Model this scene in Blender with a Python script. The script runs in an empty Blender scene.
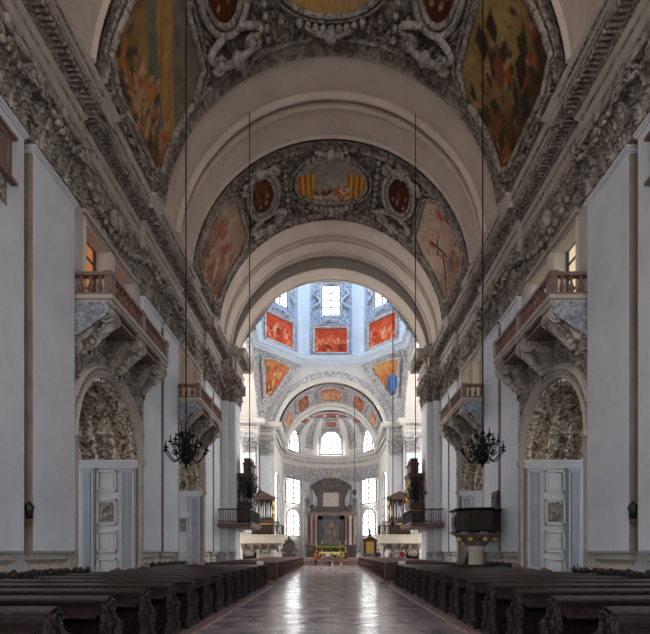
import bpy, math, random
import numpy as np
from math import pi, sin, cos, radians, sqrt, hypot, atan2

# ------------------------------------------------------------------ camera, world, exposure
HC = 1.64                      # eye height
F = 455.0                      # focal length in pixels of the 650 px wide frame
scene = bpy.context.scene
cam_data = bpy.data.cameras.new('camera')
cam = bpy.data.objects.new('camera', cam_data)
scene.collection.objects.link(cam)
cam.location = (0, 0, HC)
cam.rotation_euler = (pi / 2, 0, 0)
cam_data.sensor_width = 36.0
cam_data.lens = 36.0 * F / 650.0
cam_data.shift_x = -6.0 / 650.0
cam_data.shift_y = 234.5 / 650.0
cam_data.clip_start = 0.05
cam_data.clip_end = 300
scene.camera = cam

world = bpy.data.worlds.new('world')
scene.world = world
world.use_nodes = True
bg = world.node_tree.nodes['Background']
bg.inputs[0].default_value = (1.0, 0.95, 0.90, 1)
bg.inputs[1].default_value = 1.75

scene.view_settings.view_transform = 'Standard'
scene.view_settings.look = 'None'
scene.view_settings.exposure = 0.08
scene.view_settings.gamma = 1.0
scene.view_settings.use_curve_mapping = False
scene.cycles.max_bounces = 8
scene.cycles.diffuse_bounces = 5
scene.cycles.glossy_bounces = 3
scene.cycles.sample_clamp_indirect = 4.0
scene.cycles.use_denoising = True


def area(name, loc, rot, sx, sy, power, col=(1, 1, 1)):
    l = bpy.data.lights.new(name, 'AREA')
    l.shape = 'RECTANGLE'
    l.size = sx
    l.size_y = sy
    l.energy = power
    l.color = col
    o = bpy.data.objects.new(name, l)
    o.location = loc
    o.rotation_euler = rot
    scene.collection.objects.link(o)
    return o


WIN_DRUM = 3.2      # emission of window panes
WIN_APSE = 5.0
FILL_TRANSEPT = 21.0  # out of view, raised to light the crossing
WIN_AISLE = 10.0
WIN_UPPER = 6.0
# daylight falling down from the lantern of the dome
area('lantern_daylight', (0, 44, 39.0), (0, 0, 0), 5, 5, 1600, (0.78, 0.88, 1.0))
rnd = random.Random(7)
nprs = np.random.RandomState(11)

# ------------------------------------------------------------------ materials
MATS = {}


def mat(name, color, rough=0.8, bump=0.0, bscale=8.0, var=0.0, vscale=1.5, metal=0.0, color2=None, spec=0.3, detail=4):
    m = bpy.data.materials.new(name)
    m.use_nodes = True
    nt = m.node_tree
    b = nt.nodes['Principled BSDF']
    b.inputs['Base Color'].default_value = (*color, 1)
    b.inputs['Roughness'].default_value = rough
    b.inputs['Metallic'].default_value = metal
    b.inputs['Specular IOR Level'].default_value = spec
    tc = nt.nodes.new('ShaderNodeTexCoord')
    if var > 0 or color2:
        n = nt.nodes.new('ShaderNodeTexNoise')
        n.inputs['Scale'].default_value = vscale
        n.inputs['Detail'].default_value = detail
        n.inputs['Roughness'].default_value = 0.65
        nt.links.new(tc.outputs['Object'], n.inputs['Vector'])
        r = nt.nodes.new('ShaderNodeValToRGB')
        c2 = color2 or tuple(c * (1 - var) for c in color)
        r.color_ramp.elements[0].position = 0.35
        r.color_ramp.elements[1].position = 0.65
        r.color_ramp.elements[0].color = (*c2, 1)
        r.color_ramp.elements[1].color = (*color, 1)
        nt.links.new(n.outputs['Fac'], r.inputs['Fac'])
        nt.links.new(r.outputs['Color'], b.inputs['Base Color'])
    if bump > 0:
        n2 = nt.nodes.new('ShaderNodeTexNoise')
        n2.inputs['Scale'].default_value = bscale
        n2.inputs['Detail'].default_value = 3
        nt.links.new(tc.outputs['Object'], n2.inputs['Vector'])
        bp = nt.nodes.new('ShaderNodeBump')
        bp.inputs['Strength'].default_value = bump
        bp.inputs['Distance'].default_value = 0.1
        nt.links.new(n2.outputs['Fac'], bp.inputs['Height'])
        nt.links.new(bp.outputs['Normal'], b.inputs['Normal'])
    MATS[name] = m
    return m


def emit(name, color, strength):
    m = bpy.data.materials.new(name)
    m.use_nodes = True
    nt = m.node_tree
    nt.nodes.clear()
    e = nt.nodes.new('ShaderNodeEmission')
    e.inputs[0].default_value = (*color, 1)
    e.inputs[1].default_value = strength
    o = nt.nodes.new('ShaderNodeOutputMaterial')
    nt.links.new(e.outputs[0], o.inputs[0])
    MATS[name] = m
    return m


def stucco(name, color, dirt, scale=5.0, bump=0.8):
    """white modelled plaster with old dust lying in it"""
    m = bpy.data.materials.new(name)
    m.use_nodes = True
    nt = m.node_tree
    b = nt.nodes['Principled BSDF']
    b.inputs['Roughness'].default_value = 0.85
    b.inputs['Specular IOR Level'].default_value = 0.2
    tc = nt.nodes.new('ShaderNodeTexCoord')
    v = nt.nodes.new('ShaderNodeTexNoise')
    v.inputs['Scale'].default_value = scale
    v.inputs['Detail'].default_value = 4
    v.inputs['Distortion'].default_value = 1.4
    nt.links.new(tc.outputs['Object'], v.inputs['Vector'])
    r = nt.nodes.new('ShaderNodeValToRGB')
    r.color_ramp.elements[0].position = 0.38
    r.color_ramp.elements[0].color = (*dirt, 1)
    r.color_ramp.elements[1].position = 0.62
    r.color_ramp.elements[1].color = (*color, 1)
    nt.links.new(v.outputs['Fac'], r.inputs['Fac'])
    nt.links.new(r.outputs['Color'], b.inputs['Base Color'])
    bp = nt.nodes.new('ShaderNodeBump')
    bp.inputs['Strength'].default_value = bump
    bp.inputs['Distance'].default_value = 0.12
    nt.links.new(v.outputs['Fac'], bp.inputs['Height'])
    nt.links.new(bp.outputs['Normal'], b.inputs['Normal'])
    MATS[name] = m
    return m


mat('plaster', (0.62, 0.60, 0.585), 0.85, 0.12, 3, var=0.10, vscale=0.7)
mat('plaster_warm', (0.56, 0.50, 0.44), 0.85, 0.1, 3, var=0.12, vscale=0.9)
mat('pilaster_stone', (0.72, 0.75, 0.80), 0.65, 0.10, 4, var=0.20, vscale=0.45, detail=7)
mat('base_stone', (0.62, 0.56, 0.47), 0.6, 0.1, 9, var=0.15, vscale=2)
mat('gap_shade_corbel_stone', (0.34, 0.29, 0.25), 0.8, 0.2, 4, var=0.25, vscale=1.2)  # pier gap's beige, darkened to paint in shade; also brown of gallery corbels
mat('shaded_arch_face', (0.36, 0.325, 0.30), 0.85, 0.15, 2.5, var=0.14, vscale=0.8)  # vault band darkened: the face's weaker light put into its colour
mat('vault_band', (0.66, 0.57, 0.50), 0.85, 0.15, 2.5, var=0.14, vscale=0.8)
mat('moulding', (0.52, 0.465, 0.42), 0.8, 0.15, 6, var=0.2, vscale=2)
mat('jamb_grey', (0.42, 0.44, 0.48), 0.7, 0.1, 6, var=0.15, vscale=2)
mat('moulding_dark', (0.20, 0.17, 0.15), 0.8, 0.2, 6, var=0.2, vscale=2)
stucco('stucco', (0.46, 0.41, 0.37), (0.17, 0.145, 0.125), 3.2, 0.9)
stucco('stucco_vault', (0.40, 0.35, 0.31), (0.13, 0.11, 0.095), 2.6, 0.9)
stucco('stucco_scroll', (0.50, 0.45, 0.41), (0.24, 0.21, 0.19), 2.6, 0.7)
stucco('stucco_cheek', (0.44, 0.48, 0.54), (0.20, 0.22, 0.26), 4.0, 0.6)
stucco('stucco_gold', (0.74, 0.62, 0.48), (0.14, 0.10, 0.07), 4.0, 1.0)
stucco('stucco_light', (0.68, 0.68, 0.69), (0.30, 0.29, 0.30), 3.0, 0.7)
stucco('stucco_blue', (0.50, 0.58, 0.70), (0.26, 0.31, 0.40), 4.0, 0.6)
mat('drum_plaster', (0.62, 0.70, 0.80), 0.8, 0.1, 3, var=0.1, vscale=0.6)
mat('apse_plaster', (0.74, 0.71, 0.67), 0.8, 0.1, 3, var=0.12, vscale=0.6)
mat('red_marble', (0.25, 0.105, 0.085), 0.35, 0.1, 9, color2=(0.16, 0.07, 0.055), vscale=4, spec=0.5)
mat('brown_marble', (0.24, 0.17, 0.145), 0.4, 0.1, 9, color2=(0.17, 0.10, 0.08), vscale=5, spec=0.5)
mat('pink_marble', (0.36, 0.24, 0.225), 0.4, 0.05, 9, color2=(0.24, 0.14, 0.135), vscale=3, spec=0.5)
mat('dark_stone', (0.09, 0.075, 0.075), 0.45, 0.15, 9, color2=(0.17, 0.14, 0.13), vscale=3)
mat('altar_dark', (0.15, 0.125, 0.115), 0.55, 0.5, 5, color2=(0.06, 0.05, 0.047), vscale=2.5)
mat('altar_grey', (0.30, 0.265, 0.25), 0.6, 0.4, 6, color2=(0.11, 0.095, 0.09), vscale=3)
mat('black_marble', (0.022, 0.026, 0.035), 0.25, 0.0, 5, spec=0.5)
mat('dark_wood', (0.018, 0.012, 0.012), 0.33, 0.15, 14, color2=(0.012, 0.008, 0.008), vscale=6, spec=0.4)
mat('rail_wood', (0.040, 0.029, 0.028), 0.22, 0.08, 14, color2=(0.022, 0.016, 0.015), vscale=7, spec=0.5)
mat('brown_wood', (0.095, 0.036, 0.022), 0.38, 0.15, 12, color2=(0.05, 0.018, 0.012), vscale=5, spec=0.4)
mat('carved_wood', (0.040, 0.031, 0.033), 0.45, 0.9, 16, color2=(0.014, 0.010, 0.011), vscale=14, spec=0.4)
mat('iron', (0.012, 0.012, 0.016), 0.45, metal=0.6)
mat('dark_bronze', (0.030, 0.026, 0.024), 0.4, 0.2, 20, metal=0.5)
mat('gold', (0.72, 0.46, 0.13), 0.4, 0.3, 20, metal=0.7)
mat('brass', (0.45, 0.30, 0.14), 0.4, metal=0.8)
mat('candle', (0.75, 0.70, 0.58), 0.6)
mat('organ_case', (0.11, 0.065, 0.05), 0.45, 0.3, 8, color2=(0.05, 0.03, 0.025), vscale=4)
mat('organ_pipe', (0.42, 0.42, 0.45), 0.3, metal=0.8)
mat('skin', (0.55, 0.35, 0.26), 0.6)
mat('hair', (0.06, 0.04, 0.03), 0.7)
mat('cloth_red', (0.45, 0.06, 0.06), 0.9)
mat('cloth_blue', (0.07, 0.10, 0.25), 0.9)
mat('cloth_white', (0.70, 0.70, 0.72), 0.9)
mat('cloth_black', (0.03, 0.03, 0.035), 0.9)
mat('cloth_grey', (0.25, 0.26, 0.29), 0.9)
mat('blue_ribbon', (0.10, 0.19, 0.40), 0.8)
mat('red_rope', (0.50, 0.05, 0.06), 0.8)
mat('leaf', (0.05, 0.10, 0.03), 0.7)
mat('flower_yellow', (0.85, 0.60, 0.04), 0.7)
mat('linen', (0.75, 0.73, 0.70), 0.8)
mat('oil_painting', (0.20, 0.17, 0.14), 0.5, color2=(0.07, 0.06, 0.07), vscale=1.2)
mat('lead', (0.10, 0.10, 0.11), 0.5)
emit('pane_drum', (0.90, 0.95, 1.0), WIN_DRUM)
emit('pane_apse', (0.97, 0.97, 1.0), WIN_APSE)
emit('pane_transept_fill', (1.0, 0.96, 0.90), FILL_TRANSEPT)
emit('pane_choir_fill', (1.0, 0.98, 0.95), 9.0)  # glow added for the choir
emit('pane_aisle', (0.74, 0.86, 1.0), WIN_AISLE)
emit('pane_amber', (1.0, 0.36, 0.13), 0.42)
emit('pane_sun', (1.0, 0.82, 0.50), 0.75)
emit('flame', (1.0, 0.6, 0.25), 3.0)


def floor_material():
    m = bpy.data.materials.new('marble_floor')
    m.use_nodes = True
    nt = m.node_tree
    b = nt.nodes['Principled BSDF']
    tc = nt.nodes.new('ShaderNodeTexCoord')
    mp = nt.nodes.new('ShaderNodeMapping')
    mp.inputs['Rotation'].default_value = (0, 0, 0)
    nt.links.new(tc.outputs['Object'], mp.inputs['Vector'])
    br = nt.nodes.new('ShaderNodeTexBrick')
    br.inputs['Scale'].default_value = 1.0
    br.inputs['Brick Width'].default_value = 1.9
    br.inputs['Row Height'].default_value = 0.95
    br.inputs['Mortar Size'].default_value = 0.012
    br.inputs['Color1'].default_value = (0.46, 0.42, 0.43, 1)
    br.inputs['Color2'].default_value = (0.28, 0.26, 0.28, 1)
    br.inputs['Mortar'].default_value = (0.05, 0.045, 0.045, 1)
    br.inputs['Bias'].default_value = 0.0
    nt.links.new(mp.outputs['Vector'], br.inputs['Vector'])
    n = nt.nodes.new('ShaderNodeTexNoise')
    n.inputs['Scale'].default_value = 1.6
    n.inputs['Detail'].default_value = 6
    nt.links.new(tc.outputs['Object'], n.inputs['Vector'])
    mx = nt.nodes.new('ShaderNodeMixRGB')
    mx.blend_type = 'MULTIPLY'
    mx.inputs[0].default_value = 0.8
    r = nt.nodes.new('ShaderNodeValToRGB')
    r.color_ramp.elements[0].position = 0.32
    r.color_ramp.elements[0].color = (0.42, 0.40, 0.41, 1)
    r.color_ramp.elements[1].position = 0.60
    r.color_ramp.elements[1].color = (1.25, 1.12, 1.1, 1)
    nt.links.new(n.outputs['Fac'], r.inputs['Fac'])
    nt.links.new(br.outputs['Color'], mx.inputs[1])
    nt.links.new(r.outputs['Color'], mx.inputs[2])
    nt.links.new(mx.outputs['Color'], b.inputs['Base Color'])
    r2 = nt.nodes.new('ShaderNodeMapRange')
    r2.inputs['To Min'].default_value = 0.05
    r2.inputs['To Max'].default_value = 0.33
    n3 = nt.nodes.new('ShaderNodeTexNoise')
    n3.inputs['Scale'].default_value = 2.4
    n3.inputs['Detail'].default_value = 3
    nt.links.new(tc.outputs['Object'], n3.inputs['Vector'])
    nt.links.new(n3.outputs['Fac'], r2.inputs['Value'])
    nt.links.new(r2.outputs[0], b.inputs['Roughness'])
    b.inputs['Specular IOR Level'].default_value = 0.95
    bp = nt.nodes.new('ShaderNodeBump')
    bp.inputs['Strength'].default_value = 0.42
    bp.inputs['Distance'].default_value = 0.05
    nt.links.new(n3.outputs['Fac'], bp.inputs['Height'])
    nt.links.new(bp.outputs['Normal'], b.inputs['Normal'])
    MATS['marble_floor'] = m


floor_material()


def paint_material():
    m = bpy.data.materials.new('painted_fresco')
    m.use_nodes = True
    nt = m.node_tree
    b = nt.nodes['Principled BSDF']
    b.inputs['Roughness'].default_value = 0.9
    b.inputs['Specular IOR Level'].default_value = 0.1
    a = nt.nodes.new('ShaderNodeAttribute')
    a.attribute_name = 'Col'
    tc = nt.nodes.new('ShaderNodeTexCoord')
    n = nt.nodes.new('ShaderNodeTexNoise')
    n.inputs['Scale'].default_value = 3.5
    n.inputs['Detail'].default_value = 5
    nt.links.new(tc.outputs['Object'], n.inputs['Vector'])
    mx = nt.nodes.new('ShaderNodeMixRGB')
    mx.blend_type = 'OVERLAY'
    mx.inputs[0].default_value = 0.5
    nt.links.new(a.outputs['Color'], mx.inputs[1])
    nt.links.new(n.outputs['Fac'], mx.inputs[2])
    nt.links.new(mx.outputs['Color'], b.inputs['Base Color'])
    MATS['painted_fresco'] = m


paint_material()


# ------------------------------------------------------------------ object helpers
def link(o, parent=None):
    scene.collection.objects.link(o)
    if parent is not None:
        o.parent = parent
    return o


def tag(o, label=None, cat=None, group=None, kind=None):
    if label:
        o['label'] = label
    if cat:
        o['category'] = cat
    if group:
        o['group'] = group
    if kind:
        o['kind'] = kind
    return o


def empty(name, loc, label=None, cat=None, group=None, rz=0.0, kind=None):
    o = bpy.data.objects.new(name, None)
    o.location = loc
    o.rotation_euler = (0, 0, rz)
    o.empty_display_size = 0.2
    link(o)
    return tag(o, label, cat, group, kind)


def copy_tree(o, parent=None):
    c = o.copy()
    link(c, parent)
    for ch in list(o.children):
        copy_tree(ch, c)
    return c


class MB:
    """collects shapes into one mesh"""

    def __init__(self):
        self.v = []
        self.f = []
        self.n = 0
        self.tr = None

    def add(self, V, Fc):
        V = np.asarray(V, float).reshape(-1, 3)
        if self.tr is not None:
            V = self.tr(V)
        self.v.append(V)
        b = self.n
        self.f.extend([tuple(i + b for i in f) for f in Fc])
        self.n += len(V)
        return self

    def box(self, x0, x1, y0, y1, z0, z1):
        V = [(x, y, z) for z in (z0, z1) for y in (y0, y1) for x in (x0, x1)]
        return self.add(V, [(0, 2, 3, 1), (4, 5, 7, 6), (0, 1, 5, 4), (2, 6, 7, 3), (0, 4, 6, 2), (1, 3, 7, 5)])

    def extr(self, poly, a0, a1, axis='y'):
        """poly: 2D outline; axis x: (y,z), axis y: (x,z), axis z: (x,y)"""
        n = len(poly)
        V = []
        for a in (a0, a1):
            for p, q in poly:
                V.append({'x': (a, p, q), 'y': (p, a, q), 'z': (p, q, a)}[axis])
        Fc = [tuple(range(n - 1, -1, -1)), tuple(range(n, 2 * n))]
        Fc += [(i, (i + 1) % n, n + (i + 1) % n, n + i) for i in range(n)]
        return self.add(V, Fc)

    def tube(self, pts, r, n=6, closed=False):
        pts = [np.array(p, float) for p in pts]
        m = len(pts)
        V = []
        prev = None
        for i, p in enumerate(pts):
            if closed:
                d = pts[(i + 1) % m] - pts[i - 1]
            else:
                d = pts[min(i + 1, m - 1)] - pts[max(i - 1, 0)]
            L = np.linalg.norm(d)
            d = d / L if L > 1e-9 else np.array((0, 0, 1.0))
            if prev is None:
                ref = np.array((0, 0, 1.0)) if abs(d[2]) < 0.9 else np.array((1.0, 0, 0))
                a = np.cross(d, ref)
            else:
                a = prev - d * np.dot(prev, d)
            a /= max(np.linalg.norm(a), 1e-9)
            prev = a
            b = np.cross(d, a)
            rr = r[i] if hasattr(r, '__len__') else r
            for k in range(n):
                t = 2 * pi * k / n
                V.append(p + (a * cos(t) + b * sin(t)) * rr)
        Fc = []
        for i in range(m if closed else m - 1):
            j = (i + 1) % m
            for k in range(n):
                l = (k + 1) % n
                Fc.append((i * n + k, i * n + l, j * n + l, j * n + k))
        if not closed:
            Fc.append(tuple(range(n - 1, -1, -1)))
            Fc.append(tuple((m - 1) * n + k for k in range(n)))
        return self.add(V, Fc)

    def lathe(self, prof, c=(0, 0, 0), n=12, sx=1.0, sy=1.0, ph=0.0):
        V = []
        for r, z in prof:
            for k in range(n):
                t = 2 * pi * k / n + ph
                V.append((c[0] + r * cos(t) * sx, c[1] + r * sin(t) * sy, c[2] + z))
        m = len(prof)
        Fc = []
        for i in range(m - 1):
            for k in range(n):
                l = (k + 1) % n
                Fc.append((i * n + k, i * n + l, (i + 1) * n + l, (i + 1) * n + k))
        Fc.append(tuple(range(n - 1, -1, -1)))
        Fc.append(tuple((m - 1) * n + k for k in range(n)))
        return self.add(V, Fc)

    def ball(self, c, r, n=8, m=5, s=(1, 1, 1)):
        V = []
        for i in range(1, m):
            a = pi * i / m
            for k in range(n):
                t = 2 * pi * k / n
                V.append((c[0] + r * s[0] * sin(a) * cos(t), c[1] + r * s[1] * sin(a) * sin(t), c[2] + r * s[2] * cos(a)))
        V.append((c[0], c[1], c[2] + r * s[2]))
        V.append((c[0], c[1], c[2] - r * s[2]))
        Fc = []
        for i in range(m - 2):
            for k in range(n):
                l = (k + 1) % n
                Fc.append((i * n + k, (i + 1) * n + k, (i + 1) * n + l, i * n + l))
        T = (m - 1) * n
        for k in range(n):
            l = (k + 1) % n
            Fc.append((T, k, l))
            Fc.append((T + 1, (m - 2) * n + l, (m - 2) * n + k))
        return self.add(V, Fc)

    def grid(self, P, wrap=False):
        P = np.asarray(P, float)
        a, b = P.shape[:2]
        idx = np.arange(a * b).reshape(a, b)
        if wrap:
            idx = np.concatenate([idx, idx[:, :1]], axis=1)
        q = np.stack([idx[:-1, :-1], idx[1:, :-1], idx[1:, 1:], idx[:-1, 1:]], -1).reshape(-1, 4)
        return self.add(P.reshape(-1, 3), q.tolist())

    def sweep(self, path, prof, closed=False, flip=False):
        """profile (out, z) carried along a plan polyline; out points to the left of the walking direction"""
        path = [np.array(p, float) for p in path]
        m = len(path)
        rows = []
        for i in range(m):
            if closed:
                d0 = path[i] - path[i - 1]
                d1 = path[(i + 1) % m] - path[i]
            else:
                d0 = path[i] - path[i - 1] if i > 0 else path[1] - path[0]
                d1 = path[i + 1] - path[i] if i < m - 1 else d0
            d0 = d0 / max(np.linalg.norm(d0), 1e-9)
            d1 = d1 / max(np.linalg.norm(d1), 1e-9)
            n0 = np.array((-d0[1], d0[0]))
            n1 = np.array((-d1[1], d1[0]))
            nn = n0 + n1
            L = np.linalg.norm(nn)
            nn = nn / L if L > 1e-6 else n0
            k = 1.0 / max(np.dot(nn, n0), 0.35)
            if flip:
                k = -k
            rows.append([(path[i][0] + nn[0] * o * k, path[i][1] + nn[1] * o * k, z) for o, z in prof])
        P = np.array(rows)
        if closed:
            P = np.concatenate([P, P[:1]], 0)
        return self.grid(P)

    def build(self, name, material, parent=None, smooth=False, mirror=False, at=None, auto=None):
        V = np.concatenate(self.v) if self.v else np.zeros((0, 3))
        Fc = self.f
        if at is not None:
            V = V - np.array(at)
        if mirror:
            V = V * np.array((-1, 1, 1))
            Fc = [f[::-1] for f in Fc]
        me = bpy.data.meshes.new(name)
        me.from_pydata(V.tolist(), [], Fc)
        me.materials.append(MATS[material] if isinstance(material, str) else material)
        if smooth:
            me.polygons.foreach_set('use_smooth', [True] * len(me.polygons))
        me.update()
        if auto:
            me.set_sharp_from_angle(angle=radians(auto))
        o = bpy.data.objects.new(name, me)
        return link(o, parent)


def xform(rz=0.0, loc=(0, 0, 0), s=1.0):
    c, k = cos(rz), sin(rz)

    def f(V):
        x, y, z = V[:, 0] * s, V[:, 1] * s, V[:, 2] * s
        return np.stack([x * c - y * k + loc[0], x * k + y * c + loc[1], z + loc[2]], 1)
    return f


# ------------------------------------------------------------------ ornament height fields
def vnoise(u, v, seed=0):
    iu = np.floor(u).astype(int)
    iv = np.floor(v).astype(int)
    fu = u - iu
    fv = v - iv
    fu = fu * fu * (3 - 2 * fu)
    fv = fv * fv * (3 - 2 * fv)

    def h(a, b):
        x = np.sin(a * 127.1 + b * 311.7 + seed * 74.7) * 43758.5453
        return x - np.floor(x)
    return (h(iu, iv) * (1 - fu) + h(iu + 1, iv) * fu) * (1 - fv) + (h(iu, iv + 1) * (1 - fu) + h(iu + 1, iv + 1) * fu) * fv


def rinceau(u, v, cell=1.0, seed=0):
    """leafy scrollwork, 0..1"""
    out = np.zeros_like(u)
    for lay, (ou, ov, cs) in enumerate(((0, 0, 1.0), (0.5, 0.5, 1.0), (0.27, 0.73, 0.62))):
        U = u / (cell * cs) + ou
        V = v / (cell * cs) + ov
        iu = np.floor(U)
        iv = np.floor(V)
        x = U - iu - 0.5
        y = V - iv - 0.5
        hsh = np.sin(iu * 12.9898 + iv * 78.233 + seed + lay * 3.1) * 43758.5453
        hsh = hsh - np.floor(hsh)
        fl = np.where(hsh > 0.5, 1.0, -1.0)
        r = np.hypot(x, y) + 1e-4
        th = np.arctan2(y, x) * fl
        arm = np.cos(th - 5.2 * np.log(r + 0.09) + hsh * 6.28)
        leaf = 0.5 + 0.5 * np.cos(7 * th + 9 * r)
        env = np.clip(1.15 - 2.1 * r, 0, 1)
        h = np.clip(arm, 0, 1) ** 0.7 * env * (0.65 + 0.35 * leaf)
        h = np.maximum(h, np.clip(1 - r / 0.09, 0, 1) ** 0.5 * 0.9)
        out = np.maximum(out, h * (1.0 if lay < 2 else 0.7))
    return out


def leafrow(u, v, w, period):
    """row of leaves across a band of half-width w, running along u; v from -w to w"""
    x = (u / period - np.floor(u / period)) * 2 - 1
    y = v / w
    d = np.abs(x) * (1.0 + 0.7 * y) + 0.05
    return np.clip(1.1 - d * 1.3, 0, 1) * np.clip(1.2 - np.abs(y), 0, 1) ** 0.4 * (0.7 + 0.3 * np.cos(x * 12))


# ------------------------------------------------------------------ fresco painting functions (flat painted pictures)
def blobs(u, v, col, n, seed, cols, box=(-0.9, 0.9, -0.9, 0.5), size=(0.08, 0.28)):
    R = np.random.RandomState(seed)
    for i in range(n):
        cx = R.uniform(box[0], box[1])
        cy = R.uniform(box[2], box[3])
        w = R.uniform(size[0], size[1]) * 0.55
        h = R.uniform(size[0], size[1]) * 1.25
        a = R.uniform(-0.6, 0.6)
        x = (u - cx) * cos(a) + (v - cy) * sin(a)
        y = -(u - cx) * sin(a) + (v - cy) * cos(a)
        m = np.clip(1.6 - 1.6 * ((x / w) ** 2 + (y / h) ** 2), 0, 1)[..., None]
        c = np.array(cols[R.randint(len(cols))])
        col[:] = col * (1 - m) + c * m
        # head
        m2 = np.clip(1.6 - 1.6 * (((x) / (w * 0.45)) ** 2 + ((y - h * 1.05) / (h * 0.28)) ** 2), 0, 1)[..., None]
        col[:] = col * (1 - m2) + np.array((0.5, 0.32, 0.2)) * m2
    return col


def base(u, v, c0, c1, seed, sc=2.5):
    n = vnoise(u * sc + 9, v * sc + 4, seed) * 0.6 + vnoise(u * sc * 3, v * sc * 3, seed + 5) * 0.4
    n = n[..., None]
    return np.array(c0) * (1 - n) + np.array(c1) * n


def p_hall(u, v):
    col = base(u, v, (0.20, 0.18, 0.17), (0.40, 0.35, 0.30), 3)
    st = (np.abs(u) > 0.42) & (v < 0.38)
    stripe = (0.5 + 0.5 * np.sin(u * 42))[..., None]
    gold = np.array((0.75, 0.36, 0.07)) * stripe + np.array((0.20, 0.08, 0.03)) * (1 - stripe)
    col = np.where(st[..., None], gold, col)
    col = blobs(u, v, col, 16, 5, [(0.5, 0.1, 0.04), (0.1, 0.05, 0.04), (0.6, 0.5, 0.35)], (-0.5, 0.5, -0.85, -0.35), (0.08, 0.2))
    return col


def p_red(seed):
    def f(u, v):
        col = base(u, v, (0.36, 0.035, 0.018), (0.70, 0.13, 0.05), seed, 2.0)
        col = blobs(u, v, col, 22, seed, [(0.62, 0.20, 0.09), (0.28, 0.03, 0.015), (0.70, 0.30, 0.16), (0.45, 0.06, 0.03)], (-0.9, 0.9, -0.8, 0.1), (0.1, 0.3))
        return col
    return f


def p_scene(seed, sky, gnd, cols, n=22, extra=None):
    def f(u, v):
        col = base(u, v, sky, gnd, seed, 1.6)
        t = np.clip((-v) * 1.4 + 0.2, 0, 1)[..., None]
        col = col * (1 - t) + base(u, v, gnd, tuple(g * 0.35 for g in gnd), seed + 3, 3) * t
        if extra == 'drape':
            d = u * 0.55 + v
            m = ((d > 0.15) & (d < 0.55))[..., None]
            fold = (0.62 + 0.25 * vnoise(d * 14, u * 2, 3) + 0.1 * np.sin(d * 22 + u * 4))[..., None]
            col = np.where(m, np.array((0.55, 0.32, 0.11)) * fold, col)
            col = np.where((d >= 0.55)[..., None], base(u, v, (0.16, 0.14, 0.11), (0.30, 0.26, 0.20), seed, 2), col)
            m = ((d > -0.12) & (d <= 0.15))[..., None]
            col = np.where(m, base(u, v, (0.13, 0.13, 0.10), (0.22, 0.21, 0.16), seed, 3), col)
            box = (-0.9, 0.9, -0.9, -0.05)
        else:
            box = (-0.9, 0.9, -0.9, 0.5)
        col = blobs(u, v, col, n, seed, cols, box, (0.08, 0.26))
        col = blobs(u, v, col, n * 2, seed + 50, cols, box, (0.04, 0.13))
        if extra == 'cross':
            for (cx, cy, a_, L, w) in ((0.1, 0.15, 1.1, 0.38, 0.035), (0.12, 0.22, -0.45, 0.24, 0.03), (0.35, -0.35, 2.3, 0.42, 0.04)):
                x = (u - cx) * cos(a_) + (v - cy) * sin(a_)
                y = -(u - cx) * sin(a_) + (v - cy) * cos(a_)
                m = ((np.abs(x) < L) & (np.abs(y) < w))[..., None]
                col = np.where(m, np.array((0.07, 0.045, 0.035)), col)
        if extra == 'tiles':
            R = np.random.RandomState(seed)
            for i in range(14):
                cx, cy, s_ = R.uniform(-0.8, 0.8), R.uniform(-0.6, 0.8), R.uniform(0.06, 0.15)
                m = ((np.abs(u - cx + 0.4 * (v - cy)) < s_) & (np.abs(v - cy) < s_ * 1.2))[..., None]
                col = np.where(m, np.array(cols[i % len(cols)]) * 0.8, col)
        return col
    return f


def p_dark(seed):
    def f(u, v):
        col = base(u, v, (0.04, 0.015, 0.012), (0.14, 0.04, 0.022), seed, 2)
        return blobs(u, v, col, 5, seed, [(0.17, 0.05, 0.025), (0.08, 0.025, 0.018)], (-0.4, 0.4, -0.6, 0.3), (0.25, 0.5))
    return f


def outline_ellipse(a, b):
    return lambda t: (a * cos(t), b * sin(t))


def outline_poly(pts):
    """star shaped polygon around (0,0) sampled by angle"""
    P = [np.array(p, float) for p in pts]

    def f(t):
        d = np.array((cos(t), sin(t)))
        best = 1e9
        for i in range(len(P)):
            a = P[i]
            e = P[(i + 1) % len(P)] - a
            den = d[0] * e[1] - d[1] * e[0]
            if abs(den) < 1e-9:
                continue
            s = (a[0] * e[1] - a[1] * e[0]) / den
            k = (a[0] * d[1] - a[1] * d[0]) / den
            if s > 1e-6 and -1e-6 <= k <= 1 + 1e-6 and s < best:
                best = s
        return (d[0] * best, d[1] * best)
    return f


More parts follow.
